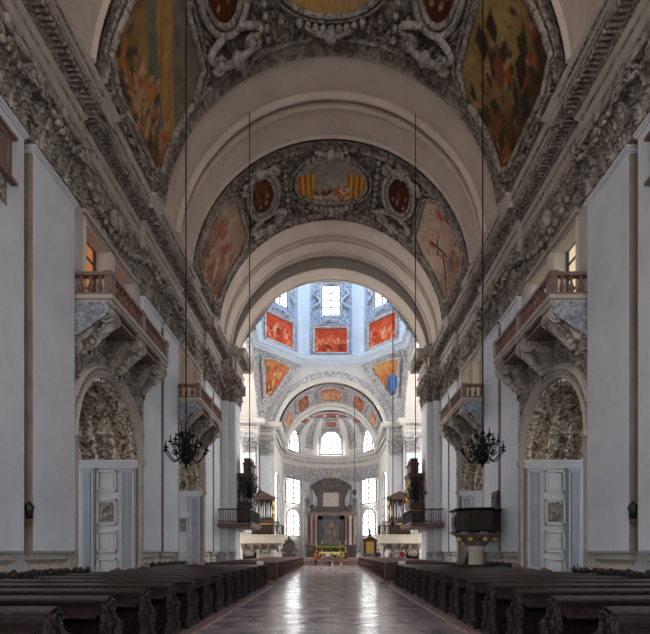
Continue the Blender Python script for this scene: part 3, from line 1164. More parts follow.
# frescoed bays: places of the pictures (s = arc length from the crown, v = along the nave)
SIDE_POLY = [(-2.4, -1.5), (-1.5, -2.15), (1.7, -2.2), (2.2, -1.5), (2.2, 1.5), (1.7, 2.2), (-1.5, 2.15), (-2.4, 1.5)]
for bi, y0 in enumerate(FB[1:]):
    yc = y0 + 2.8
    nS, nY = 700, 180
    s, t = np.meshgrid(np.linspace(-AMAX * VR, AMAX * VR, nS), np.linspace(y0, y0 + 5.6, nY), indexing='ij')
    v = t - yc
    H = 0.04 + rinceau(np.abs(s), t, 0.80, 31) * 0.46
    H = np.maximum(H, 0.04 + rinceau(np.abs(s) + 0.3, t + 0.4, 0.5, 8) * 0.3)
    e = 2.8 - np.abs(v)
    H = np.where(e < 0.55, 0.20 + leafrow(s, e - 0.28, 0.27, 0.42) * 0.16, H)
    H = np.where((e < 0.62) & (e > 0.55), 0.34, H)
    H = np.where(e < 0.06, 0.34, H)
    # flat fields under the pictures
    d0 = np.hypot(s / 2.3, (v + 0.2) / 1.75)
    H = np.where(d0 < 1.0, 0.0, H)
    d1 = np.hypot((np.abs(s) - 4.26) / 0.95, (v + 0.6) / 1.45)
    H = np.where(d1 < 1.0, 0.0, H)
    d2 = np.maximum(np.abs(np.abs(s) - 8.1) / 2.3, np.abs(v) / 2.2)
    d2 = np.maximum(d2, (np.abs(np.abs(s) - 8.1) / 2.3 + np.abs(v) / 2.2) / 1.7)
    H = np.where(d2 < 1.0, 0.0, H)
    ang = s / VR
    r = VR - H
    g = MB()
    g.grid(np.stack([r * np.sin(ang), t, VZ + r * np.cos(ang)], -1))
    g.build('stucco_bay', 'stucco_vault', ceil_root, smooth=True)
    # scrolled cartouches, ribbons and bosses around the medallions
    g = MB()
    for sg in (-1, 1):
        def q(ds, dv, h, sg=sg, yc=yc):
            return vpt(sg * (4.26 + ds) / VR, yc + dv, h)
        for k in (-1, 1):
            pts = [q(k * (0.35 + 0.9 * sin(pi * i / 14)), 0.75 + 0.75 * i / 14 * (1 if i < 11 else 0.9), 0.5) for i in range(12)]
            g.tube(pts, [0.13] * 12, 6)
            for ctr, rad in (((k * 0.85, 1.55), 0.36), ((k * 0.95, -1.85), 0.34)):
                pts = [q(ctr[0] + rad * (1 - i / 18) * cos(i * 0.75 * k), ctr[1] + rad * (1 - i / 18) * sin(i * 0.75 * k), 0.45) for i in range(16)]
                g.tube(pts, [0.10] * 16, 6)
        pts = [q(1.05 * cos(a), -0.6 + 1.55 * sin(a), 0.38) for a in np.linspace(0, 2 * pi, 40)[:-1]]
        g.tube(pts, 0.13, 6, closed=True)
        pts = [q(0.9 * cos(a), 1.35 + 0.45 * sin(a), 0.5) for a in np.linspace(0.2, pi - 0.2, 14)]
        g.tube(pts, 0.14, 6)
        pts = [q(0.8 * cos(a), -1.75 - 0.45 * sin(a), 0.5) for a in np.linspace(0.1, pi - 0.1, 14)]
        g.tube(pts, 0.12, 6)
        g.ball(q(0, 1.75, 0.5), 0.28, 8, 5)
        g.ball(q(0, -2.15, 0.5), 0.24, 8, 5)
        for i in range(10):
            g.ball(q(-1.55, -2.0 + i * 0.42, 0.35), 0.13, 6, 4)
    for i in range(9):
        g.ball(vpt((i - 4) * 0.33 / VR, yc - 2.05 + 0.02 * (i - 4) ** 2, 0.4), 0.15, 6, 4)
        g.ball(vpt((i - 4) * 0.33 / VR, yc + 1.75 - 0.02 * (i - 4) ** 2, 0.4), 0.15, 6, 4)
    # cherub heads with wings at the crown
    for vv in (-2.1, 1.9):
        g.ball(vpt(0, yc + vv, 0.5), 0.26, 10, 6)
        for k in (-1, 1):
            for i in range(4):
                g.ball(vpt(k * (0.35 + 0.16 * i) / VR, yc + vv - 0.06 * i, 0.45), 0.17 - 0.02 * i, 6, 4, (1.5, 0.7, 0.7))
    g.build('scrollwork', 'stucco_scroll', ceil_root, smooth=True)

    def mapper(s0, v0, yc=yc):
        return lambda u, v, h: vpt((s0 + u) / VR, yc + v0 + v, h)
    where = 'nearer' if bi == 0 else 'farther'
    fresco(mapper(0, -0.2)(0, 0, 0), outline_ellipse(2.15, 1.57), mapper(0, -0.2), (lambda u, v: p_hall(-u, -v)) if bi else p_scene(44, (0.30, 0.27, 0.26), (0.62, 0.36, 0.12), [(0.65, 0.3, 0.08), (0.1, 0.06, 0.05)], 12),
           ('oval fresco of a golden columned hall at the crown of the nave vault' if bi else 'oval ochre fresco at the crown of the nearer nave vault bay'), lift=0.30, fr=0.09)
    for sg, nm in ((-1, 'side opposite the pulpit'), (1, 'pulpit side')):
        mp = mapper(sg * 4.26, -0.6)
        fresco(mp(0, 0, 0), outline_ellipse(0.80, 1.28), mp, p_dark(3 + bi * 2 + sg), 'small dark red oval medallion in the %s vault bay, %s' % (where, nm), lift=0.30, n=40, rings=12)
        mp = mapper(sg * 8.2, 0.0)
        poly = [(-x * -1 if sg > 0 else -x, y) for x, y in SIDE_POLY]
        if sg > 0:
            poly = SIDE_POLY
        else:
            poly = [(-x, y) for x, y in SIDE_POLY][::-1]
        rot = (lambda f, sg=sg: (lambda u, v: f(v, -u * sg)))
        if bi == 0 and sg < 0:
            pf = p_scene(12, (0.42, 0.24, 0.08), (0.16, 0.12, 0.06), [(0.42, 0.12, 0.04), (0.5, 0.3, 0.18), (0.10, 0.07, 0.05), (0.45, 0.2, 0.06)], 20, 'drape')
        elif bi == 0:
            pf = p_scene(23, (0.46, 0.32, 0.12), (0.14, 0.08, 0.04), [(0.06, 0.045, 0.035), (0.28, 0.09, 0.05), (0.08, 0.06, 0.03)], 18, 'tiles')
        elif sg < 0:
            pf = p_scene(31, (0.48, 0.36, 0.27), (0.27, 0.15, 0.11), [(0.34, 0.13, 0.09), (0.30, 0.1, 0.06), (0.5, 0.33, 0.22)], 26)
        else:
            pf = p_scene(47, (0.60, 0.47, 0.40), (0.44, 0.29, 0.22), [(0.12, 0.07, 0.05), (0.48, 0.12, 0.06), (0.55, 0.36, 0.26)], 8, 'cross')
        desc = {(0, -1): 'large fresco of red and orange figures', (0, 1): 'large ochre fresco with dark tumbling shapes', (1, -1): 'large fresco crowded with reddish figures',
                (1, 1): 'large pale pink fresco with a dark cross'}[(bi, sg)]
        fresco(mp(0, 0, 0), outline_poly(poly), mp, rot(pf), '%s on the %s vault bay above the cornice' % (desc, where), lift=0.22, poly=poly, fr=0.12)

# ------------------------------------------------------------------ crossing arch
CR, CZ = 7.08, 14.96
b = MB()
YA, YB = 32.8, 34.25
xs = np.concatenate([np.linspace(-7.4, -CR, 3), np.linspace(-CR, CR, 71)[1:-1], np.linspace(CR, 7.4, 3)])


def zin(x):
    return CZ + sqrt(max(0, CR * CR - x * x))


def zout(x):
    return VZ + sqrt(max(0, 7.5 ** 2 - x * x)) if abs(x) < 7.5 else VZ


th = np.linspace(0, pi, 81)
fb = MB()
P0 = np.array([[(CR * cos(t), YA, CZ + CR * sin(t)), (7.55 * cos(t), YA, VZ + 7.55 * sin(t))] for t in th])
fb.grid(P0)
P1 = np.array([[(CR * cos(t), YA - 0.02, CZ + CR * sin(t)), ((CR - 0.03) * cos(t), YA + 0.12, CZ + (CR - 0.03) * sin(t)), (CR * cos(t), YA + 0.16, CZ + CR * sin(t)),
                (CR * cos(t), YB - 0.18, CZ + CR * sin(t)), ((CR - 0.05) * cos(t), YB - 0.16, CZ + (CR - 0.05) * sin(t)), ((CR - 0.05) * cos(t), YB, CZ + (CR - 0.05) * sin(t))] for t in th])
b.grid(P1[:, ::-1])
P2 = np.array([[(CR * cos(t), YB, CZ + CR * sin(t)), (11 * cos(t), YB, CZ + 8.6 * sin(t) ** 0.5 if sin(t) > 0 else CZ)] for t in th])
b.grid(P2[:, ::-1])
b.box(-10.6, 10.6, YB, 36.2, 23.3, 24.0)
_o = S(b.build('wall_crossing_arch', 'vault_band'))
fb.build('shaded_arch_face', 'shaded_arch_face', _o)  # shade of this face is in its colour

# ------------------------------------------------------------------ crossing: four great arches under the octagon
GR, GZ = 6.5, 15.04


def arch_wall(b, plane, lo, hi, c, r, zs, top, axis, depth):
    """wall with a big arch opening; axis 'y': plane Y=plane, runs in X; axis 'x': plane X=plane, runs in Y"""
    us = list(np.linspace(c - r, c + r, 61))

    def P(u, z, d=0.0):
        return (u, plane + d, z) if axis == 'y' else (plane + d, u, z)
    for i in range(60):
        za, zb = arch_curve(us[i], c, r, zs), arch_curve(us[i + 1], c, r, zs)
        b.add([P(us[i], za), P(us[i + 1], zb), P(us[i + 1], top), P(us[i], top)], [(0, 1, 2, 3)])
        b.add([P(us[i], za), P(us[i + 1], zb), P(us[i + 1], zb, depth), P(us[i], za, depth)], [(0, 1, 2, 3)])
    for u0, u1 in ((lo, c - r), (c + r, hi)):
        p, q = P(u0, 0), P(u1, top, depth)
        b.box(min(p[0], q[0]), max(p[0], q[0]), min(p[1], q[1]), max(p[1], q[1]), 0, top)


b = MB()
arch_wall(b, 52.0, -9.9, 9.9, 0, GR, GZ, 23.4, 'y', 1.2)
wc = S(b.build('wall_choir_arch', 'apse_plaster'))
b = MB()
for sg in (-1, 1):
    arch_wall(b, 8.2 * sg, 36.2, 52.0, OY, GR, GZ, 23.4, 'x', 1.6 * sg)
S(b.build('wall_transept_arches', 'apse_plaster'))


def big_archivolt(b, axis, plane, c, r, zs, sg=1):
    prof = [(r, 0.0), (r, 0.08), (r + 0.08, 0.14), (r + 0.16, 0.08), (r + 0.5, 0.08), (r + 0.52, 0.14), (r + 0.62, 0.18), (r + 0.68, 0.0)]
    P = np.array([[((c + q * cos(t), plane - o, zs + q * sin(t)) if axis == 'y' else (plane - sg * o, c + q * cos(t), zs + q * sin(t))) for q, o in prof] for t in np.linspace(0, pi, 61)])
    b.grid(P)


b = MB()
big_archivolt(b, 'y', 52.0, 0, GR, GZ)
for sg in (-1, 1):
    big_archivolt(b, 'x', 8.2 * sg, OY, GR, GZ, sg)
b.build('archivolt', 'stucco_light', wc, smooth=True, auto=40)

for side, mir in SIDES:
    sg = -1 if mir else 1
    # choir-side pilasters
    pilaster(wc, 6.75, 8.05, 51.75, mir, axis='front', relief=0.25, cap='stucco_light')
    pilaster(wc, 8.35, 9.75, 50.25, mir, axis='front', relief=0.25, cap='stucco_light')
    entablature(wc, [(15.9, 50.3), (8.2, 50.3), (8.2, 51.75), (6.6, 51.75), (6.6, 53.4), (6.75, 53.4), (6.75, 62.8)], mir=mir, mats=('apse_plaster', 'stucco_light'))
    # pendentive near the choir and its twin near the nave
    for yy, ss in ((52.0, 1), (36.0, -1)):
        A_ = np.array((8.15, yy, 16.7))
        B_ = np.array((3.31, yy, 23.25))
        C_ = np.array((8.15, yy - ss * 4.84, 23.25))
        n = 60
        V = []
        idx = {}
        Fc = []
        nrm = np.cross(B_ - A_, C_ - A_)
        nrm /= np.linalg.norm(nrm)
        if np.dot(nrm, np.array((0, OY, 20)) - A_) < 0:
            nrm = -nrm
        for i in range(n + 1):
            for j in range(i + 1):
                a = i / n
                w = j / max(i, 1)
                p = A_ + (B_ + (C_ - B_) * w - A_) * a
                H = 0.08 + 0.25 * float(rinceau(np.array([w * a * 6.8]), np.array([a * 7.2]), 0.75, 14)[0])
                idx[(i, j)] = len(V)
                V.append(p + nrm * H)
        for i in range(n):
            for j in range(i + 1):
                Fc.append((idx[(i, j)], idx[(i + 1, j)], idx[(i + 1, j + 1)]))
                if j < i:
                    Fc.append((idx[(i, j)], idx[(i + 1, j + 1)], idx[(i, j + 1)]))
        m = MB()
        m.add(V, Fc)
        m.build('pendentive', 'stucco_light', wc, smooth=True, mirror=mir)
        if ss > 0:
            eu = (C_ - B_) / np.linalg.norm(C_ - B_)
            mid = (B_ + C_) / 2
            ev = mid - A_
            Lv = np.linalg.norm(ev)
            ev /= Lv
            c0 = A_ + ev * Lv * 0.66

            def mp(u, v, h, c0=c0, eu=eu, ev=ev, nrm=nrm, sg=sg):
                p = c0 + eu * u + ev * v + nrm * (h + 0.28)
                return (p[0] * sg, p[1], p[2])
            poly = [(-0.45, -2.1), (0.45, -2.1), (1.95, 1.5), (1.0, 1.75), (-1.0, 1.75), (-1.95, 1.5)]
            fresco(mp(0, 0, 0), outline_poly(poly), mp,
                   p_scene(61 + sg, (0.60, 0.34, 0.12), (0.45, 0.12, 0.06), [(0.55, 0.09, 0.05), (0.15, 0.12, 0.08), (0.75, 0.42, 0.18)], 16),
                   'gold and red pendentive fresco ' + ('behind the blue tassel' if sg > 0 else 'on the side away from the blue tassel'), poly=poly, frame='stucco_light', fr=0.12)

# transepts
for side, mir in SIDES:
    sg = -1 if mir else 1
    b = MB()
    b.box(16.0, 16.4, 36.0, 52.0, 0, 24)
    b.box(8.3, 16.2, 36.3, 37.4, 0, 24)
    b.box(8.3, 16.2, 50.5, 51.6, 0, 24)
    T, Xg = np.meshgrid(np.linspace(0, pi, 40), np.linspace(9.8, 16.0, 5), indexing='ij')
    b.grid(np.stack([Xg, OY + GR * np.cos(T), GZ + GR * np.sin(T)], -1))
    S(b.build('wall_transept_' + side, 'apse_plaster', mirror=mir))
    for k, (yy, z0, z1, w) in enumerate(((44, 15.5, 20.0, 3.4), (40.0, 7.5, 11.8, 2.4), (48.0, 7.5, 11.8, 2.4), (44, 7.5, 11.8, 2.6), (44, 1.5, 6.0, 2.6))):
        window('x', yy, z0, z1, w, 16, 'pane_transept_fill', loc=(15.85 * sg, yy, z0), rot=-pi / 2 if sg > 0 else pi / 2, arched=(k == 4), nx=3, nz=6, surround='stucco_light')  # unseen panes added as side lighting for crossing and nave

# ------------------------------------------------------------------ octagonal drum and dome
ov = [(OA / cos(pi / 8) * cos(pi / 8 + k * pi / 4), OY + OA / cos(pi / 8) * sin(pi / 8 + k * pi / 4)) for k in range(8)]
b = MB()
for k in range(8):
    p, q = ov[k], ov[(k + 1) % 8]
    b.add([(p[0], p[1], 23.2), (q[0], q[1], 23.2), (q[0], q[1], 35), (p[0], p[1], 35)], [(0, 1, 2, 3)])
drum = S(b.build('wall_drum', 'drum_plaster'))
b = MB()
b.sweep(ov, [(-0.1, 22.9), (0.12, 22.9), (0.14, 23.1), (0.3, 23.2), (0.32, 23.35), (0.62, 23.4), (0.66, 23.62), (0.74, 23.7), (0.72, 23.78), (0.0, 23.82)], closed=True)
b.sweep(ov, [(-0.1, 34.0), (0.2, 34.1), (0.5, 34.4), (0.5, 34.7), (-0.1, 34.8)], closed=True)
b.build('ring_cornice', 'drum_plaster', drum)
b = MB()
for k in range(8):       # folded pilasters at the corners
    c = np.array(ov[k])
    i = np.array((0, OY)) - c
    i /= np.linalg.norm(i)
    for s in (-1, 1):
        a = pi / 8 + k * pi / 4
        t = np.array((-sin(a + s * pi / 8), cos(a + s * pi / 8))) * s
        nn = -np.array((cos(a + s * pi / 8), sin(a + s * pi / 8)))
        p = c + t * 0.42
        obox(b, p, t, nn, 0.84, -0.05, 0.22, 23.8, 34.1)
        obox(b, p, t, nn, 0.96, -0.05, 0.32, 23.8, 24.3)
b.build('drum_pilasters', 'drum_plaster', drum)
b = MB()
st = MB()
for k in range(8):
    a = (k + 1) * pi / 4
    dn = np.array((cos(a), sin(a)))
    t = np.array((-sin(a), cos(a)))
    c = np.array((0, OY)) + dn * OA

    def pt(u, z, h, c=c, t=t, dn=dn):
        q = c + t * u - dn * h
        return (q[0], q[1], z)
    U, Zz = np.meshgrid(np.linspace(-2.4, 2.4, 74), np.linspace(23.9, 33.8, 140), indexing='ij')
    H = 0.01 + rinceau(U, Zz, 0.7, 5 + k) * 0.20
    inwin = (np.abs(U) < 1.08) & (Zz > 28.5) & (Zz < 32.0)
    infr = (np.abs(U) < 2.1) & (Zz > 24.1) & (Zz < 27.4)
    H = np.where(infr | inwin, -0.02, H)
    frm = (np.abs(np.abs(U) - 1.2) < 0.13) & (Zz > 28.3) & (Zz < 32.2)
    H = np.where(frm, 0.2, H)
    plain = (np.abs(U) > 2.15)
    H = np.where(plain, 0.02, H)
    P = np.stack([c[0] + t[0] * U - dn[0] * H, c[1] + t[1] * U - dn[1] * H, Zz], -1)
    st.grid(P)
    side_word = {0: 'far diagonal face on the pulpit side', 1: 'middle face over the choir arch', 2: 'far diagonal face opposite the pulpit', 3: 'transept face opposite the pulpit', 4: 'near diagonal face opposite the pulpit',
                 5: 'near face above the nave', 6: 'near diagonal face on the pulpit side', 7: 'transept face on the pulpit side'}[k]
    if k in (0, 1, 2):
        mp = lambda u, v, h, pt=pt: pt(u * (1 if True else 1), 25.75 + v, h)
        poly = [(-1.95, -1.48), (1.95, -1.48), (1.95, 1.48), (-1.95, 1.48)]
        fresco(mp(0, 0, 0), outline_poly(poly), mp, p_red(70 + k), 'rectangular orange red fresco of the dome drum, ' + side_word, poly=poly, frame='stucco_light', fr=0.13)
    q = pt(0, 28.65, 0.12)
    window('d', 0, 28.65, 31.9, 2.06, 0, 'pane_drum', bar=0.07, loc=q, rot=a - pi / 2, nx=2, nz=4, frame='lead')
    # shell pediment over the window
    for s in (-1, 1):
        pts = [pt(s * (1.6 + 0.35 * cos(i * 0.7)), 29.2 + i * 0.2, 0.28) for i in range(12)]
        b.tube(pts, 0.13, 6)
    for i in range(7):
        b.ball(pt((i - 3) * 0.34, 27.95 - 0.03 * (i - 3) ** 2, 0.25), 0.16, 6, 4)
    b.ball(pt(0, 32.5, 0.3), 0.4, 8, 5)
st.build('drum_relief', 'stucco_blue', drum, smooth=True)
b.build('drum_scrolls', 'stucco_light', drum, smooth=True)
b = MB()
T, G = np.meshgrid(np.linspace(0, 2 * pi, 65), np.linspace(0, pi / 2 - 0.22, 14), indexing='ij')
b.grid(np.stack([8.9 * np.cos(T) * np.cos(G), OY + 8.9 * np.sin(T) * np.cos(G), 34.8 + 6 * np.sin(G)], -1))
S(b.build('ceiling_dome', 'drum_plaster', smooth=True))

# ------------------------------------------------------------------ choir and apse
AY, APR = 62.8, 7.4
b = MB()
T, Yg = np.meshgrid(np.linspace(0, pi, 81), np.array([53.1, 62.8]), indexing='ij')
CHR = 6.35
b.grid(np.stack([CHR * np.cos(T), Yg, GZ + 0.1 + CHR * np.sin(T)], -1))
cc = S(b.build('ceiling_choir', 'apse_plaster', smooth=True))
b = MB()
s, t = np.meshgrid(np.linspace(0.1, pi - 0.1, 300), np.linspace(53.3, 59.6, 80), indexing='ij')
H = 0.06 + rinceau(np.abs(s - pi / 2) * CHR, t, 0.8, 17) * 0.3
e = np.minimum(t - 53.3, 59.6 - t)
H = np.where(e < 0.25, 0.3, H)
r = CHR - H
b.grid(np.stack([r * np.cos(s), t, GZ + 0.1 + r * np.sin(s)], -1))
b.build('choir_vault_relief', 'stucco_light', cc, smooth=True)
b = MB()
for y0, y1 in ((59.7, 60.9), (61.3, 62.8)):
    P = np.array([[((CHR - o) * cos(a), yy, GZ + 0.1 + (CHR - o) * sin(a)) for yy, o in ((y0, 0), (y0, 0.3), (y0 + 0.1, 0.34), (y1 - 0.1, 0.34), (y1, 0.3), (y1, 0))] for a in np.linspace(0, pi, 61)])
    b.grid(P)
b.build('transverse_arch', 'apse_plaster', cc, smooth=True, auto=40)
for k, (ac, w) in enumerate(((0, 1.5), (-0.62, 0.95), (0.62, 0.95), (-1.08, 0.85), (1.08, 0.85))):
    mp = lambda u, v, h, ac=ac: ((CHR - h) * sin(ac + u / CHR), 56.4 + v, GZ + 0.1 + (CHR - h) * cos(ac + u / CHR))
    poly = [(-w, -1.7), (-w * 0.5, -2.3), (w * 0.5, -2.3), (w, -1.7), (w, 1.7), (w * 0.5, 2.3), (-w * 0.5, 2.3), (-w, 1.7)]
    nm = {0: 'cartouche fresco at the crown of the choir arch', -0.62: 'dark red choir vault fresco beside the crown, away from the pulpit', 0.62: 'dark red choir vault fresco beside the crown, pulpit side',
          -1.08: 'pale orange choir vault fresco low on the side away from the pulpit', 1.08: 'pale orange choir vault fresco low on the pulpit side'}[ac]
    pf = p_scene(80 + k, (0.62, 0.40, 0.24), (0.5, 0.22, 0.12), [(0.5, 0.14, 0.07), (0.6, 0.4, 0.25)], 10) if abs(ac) != 0.62 else p_scene(88 + k, (0.40, 0.16, 0.10), (0.30, 0.09, 0.06), [(0.45, 0.12, 0.07), (0.5, 0.33, 0.22), (0.16, 0.08, 0.06)], 14)
    fresco(mp(0, 0, 0), outline_poly(poly), mp, pf, nm, poly=poly, frame='stucco_light', fr=0.10, lift=0.34, n=40, rings=14)

b = MB()
# apse wall: cylinder from the floor to the conch, conch above
for (z0, z1) in ((0, 17.2),):
    T, Zz = np.meshgrid(np.linspace(-0.05, pi + 0.05, 65), np.linspace(z0, z1, 2), indexing='ij')
    b.grid(np.stack([APR * np.cos(T), AY + APR * np.sin(T), Zz], -1))
for sg in (-1, 1):
    b.box(min(sg * 6.75, sg * 7.2), max(sg * 6.75, sg * 7.2), 53.2, 62.8, 0, 17)
    b.box(min(sg * 6.6, sg * 9.8), max(sg * 6.6, sg * 9.8), 62.5, 62.8, 0, 24)
xs = np.linspace(-CHR, CHR, 41)
for i in range(40):
    za, zb = arch_curve(xs[i], 0, CHR, GZ + 0.1), arch_curve(xs[i + 1], 0, CHR, GZ + 0.1)
    b.add([(xs[i], 62.8, za), (xs[i + 1], 62.8, zb), (xs[i + 1], 62.8, 24), (xs[i], 62.8, 24)], [(0, 1, 2, 3)])
apse = S(b.build('wall_apse', 'apse_plaster'))
b = MB()
T, G = np.meshgrid(np.linspace(-0.0, pi, 140), np.linspace(0, pi / 2, 60), indexing='ij')
ZC = 17.2
rise = 4.4
ribs = np.minimum.reduce([np.abs(T - a) for a in [pi / 2 + d for d in (-1.28, -0.62, -0.28, 0.28, 0.62, 1.28)]])
H = 0.02 + rinceau(T * 6, G * 6, 0.8, 4) * 0.24 * np.cos(G) ** 0.5
rr = APR - H
CE = np.cos(G).clip(0, 1) ** 0.55
b.grid(np.stack([rr * np.cos(T) * CE, AY + rr * np.sin(T) * CE, ZC + (rise - H) * np.sin(G)], -1))
conch = S(b.build('ceiling_apse', 'stucco_light', smooth=True))
b = MB()
for d in (-1.48, -0.66, -0.32, 0.32, 0.66, 1.48):
    a = pi / 2 + d
    w = 0.55
    P = []
    for g in np.linspace(0, pi / 2 - 0.16, 18):
        row = []
        for (du, o) in ((-w, 0.05), (-w, 0.32), (-w * 0.8, 0.36), (w * 0.8, 0.36), (w, 0.32), (w, 0.05)):
            q = (APR - o)
            k = cos(g) ** 0.6
            ce = cos(g) ** 0.55
            x = q * cos(a) * ce - sin(a) * du * k
            y = AY + q * sin(a) * ce + cos(a) * du * k
            row.append((x, y, ZC + (rise - o) * sin(g)))
        P.append(row)
    b.grid(P)
b.build('conch_ribs', 'apse_plaster', conch, smooth=True, auto=40)
mp = lambda u, v, h: (u, AY + 2.0 + v * 0.8, ZC + 4.12 - h - 0.09 * (u * u + v * v) * 0.6)
fresco(mp(0, 0, 0), outline_ellipse(2.5, 1.7), mp, p_scene(95, (0.40, 0.16, 0.10), (0.30, 0.09, 0.06), [(0.45, 0.12, 0.07), (0.5, 0.33, 0.22), (0.16, 0.08, 0.06)], 14), 'red oval fresco where the apse ribs meet above the altar', frame='stucco_light', fr=0.16, n=48, rings=12)
for d in (-0.95, 0, 0.95):
    a = pi / 2 + d

    def mp(u, v, h, a=a):
        g = 1.02 + v / 7.5
        q = APR - 0.35 - h
        aa = a - u / (APR * cos(g) ** 0.55)
        return (q * cos(aa) * cos(g) ** 0.55, AY + q * sin(aa) * cos(g) ** 0.55, ZC + (rise - 0.35 - h) * sin(g))
    fresco(mp(0, 0, 0), outline_poly([(-1.1, -0.9), (1.1, -0.9), (0.8, 1.0), (-0.8, 1.0)]), mp, p_scene(100 + int(d * 3), (0.40, 0.16, 0.10), (0.30, 0.09, 0.06), [(0.45, 0.12, 0.07), (0.5, 0.33, 0.22), (0.16, 0.08, 0.06)], 14),
           {-0.95: 'small red apse conch fresco between ribs, on the pulpit side', 0: 'small red apse conch fresco above the middle window', 0.95: 'small red apse conch fresco between ribs, opposite the pulpit'}[d], poly=[(-1.1, -0.9), (1.1, -0.9), (0.8, 1.0), (-0.8, 1.0)],
           frame='stucco_light', fr=0.1, n=32, rings=10)

for sg in (-1, 1):
    for zz, hh in ((3.0, 8.5),):
        window('c', 0, 0, hh, 3.0, 0, 'pane_choir_fill', loc=(6.62 * sg, 57.0, zz), rot=-pi / 2 if sg > 0 else pi / 2, arched=True, nx=3, nz=8, bar=0.08)  # side windows added to brighten the choir, almost hidden by the pier
# apse windows and pilasters, entablature ring
arc = [(7.15 * cos(a), AY + 7.15 * sin(a)) for a in np.linspace(0.0, pi, 33)]
entb = MB()
b = MB()
path = arc
b.sweep(path, ENT_PROF)
b.sweep(path, [(0, 12.0), (0.2, 12.0), (0.2, 12.15), (0.05, 12.2)])
b.build('entablature', 'apse_plaster', apse)
b = MB()
relief_strip(b, path, 0.05, 12.25, 14.4, 0.25, 0.8, 12, nz=20, step=0.1)
relief_strip(b, path, 0.14, 14.98, 15.46, 0.10, 0.45, 13, nz=7, step=0.1)
b.build('capital_band', 'stucco_light', apse, smooth=True)
b = MB()
for d in (-1.35, -0.55, -0.33, 0.33, 0.55, 1.35):
    a = pi / 2 + d
    p = np.array((7.4 * cos(a), AY + 7.4 * sin(a)))
    n = -np.array((cos(a), sin(a)))
    t = np.array((-sin(a), cos(a)))
    obox(b, p, t, n, 0.95, 0, 0.42, 1.6, 12.0)
    obox(b, p, t, n, 1.15, 0, 0.6, 0.0, 1.6)
b.build('apse_pilasters', 'pilaster_stone', apse)
for d, w in ((0.0, 3.1), (0.92, 3.3), (-0.92, 3.3)):
    a = pi / 2 + d
    q = 7.0
    ac = pi / 2 + (0 if d == 0 else 1.12 if d > 0 else -1.12)
    loc = (6.25 * cos(ac), AY + 6.25 * sin(ac), 16.45 if d == 0 else 16.2)
    window('a', 0, 0, 3.4, w if d == 0 else 3.8, 0, 'pane_apse', bar=0.10, loc=loc, rot=ac - pi / 2, arched=True, nx=2 if d == 0 else 3, nz=4, surround='stucco_light')
    if d:
        window('a', 0, 0, 3.7, 3.0, 0, 'pane_apse', bar=0.10, loc=(q * cos(a) * 1.0, AY + q * sin(a), 8.8), rot=a - pi / 2, nx=2, nz=5, surround='stucco_light')
        window('a', 0, 0, 3.9, 2.7, 0, 'pane_apse', bar=0.10, loc=(q * cos(a) * 1.0, AY + q * sin(a), 4.0), rot=a - pi / 2, arched=True, nx=2, nz=4, surround='apse_plaster')

# ================================================================== THINGS
def px(x, y, D):
    return ((x - 331.0) * D / F, D, HC + (551.5 - y) * D / F)


ORD = ['first', 'second', 'third', 'fourth', 'fifth', 'sixth', 'seventh', 'eighth', 'ninth', 'tenth', 'eleventh', 'twelfth', 'thirteenth', 'fourteenth', 'fifteenth', 'sixteenth', 'seventeenth',
       'eighteenth', 'nineteenth', 'twentieth', 'twenty-first', 'twenty-second']


# ------------------------------------------------------------------ balconies above the side arches
def baluster_prof(h, r):
    return [(r * 0.85, 0), (r * 0.85, h * 0.08), (r * 0.5, h * 0.12), (r * 0.75, h * 0.2), (r * 1.0, h * 0.33), (r * 0.7, h * 0.5), (r * 0.38, h * 0.68), (r * 0.38, h * 0.76), (r * 0.65, h * 0.82), (r * 0.45, h * 0.88), (r * 0.85, h * 0.93),
            (r * 0.85, h)]


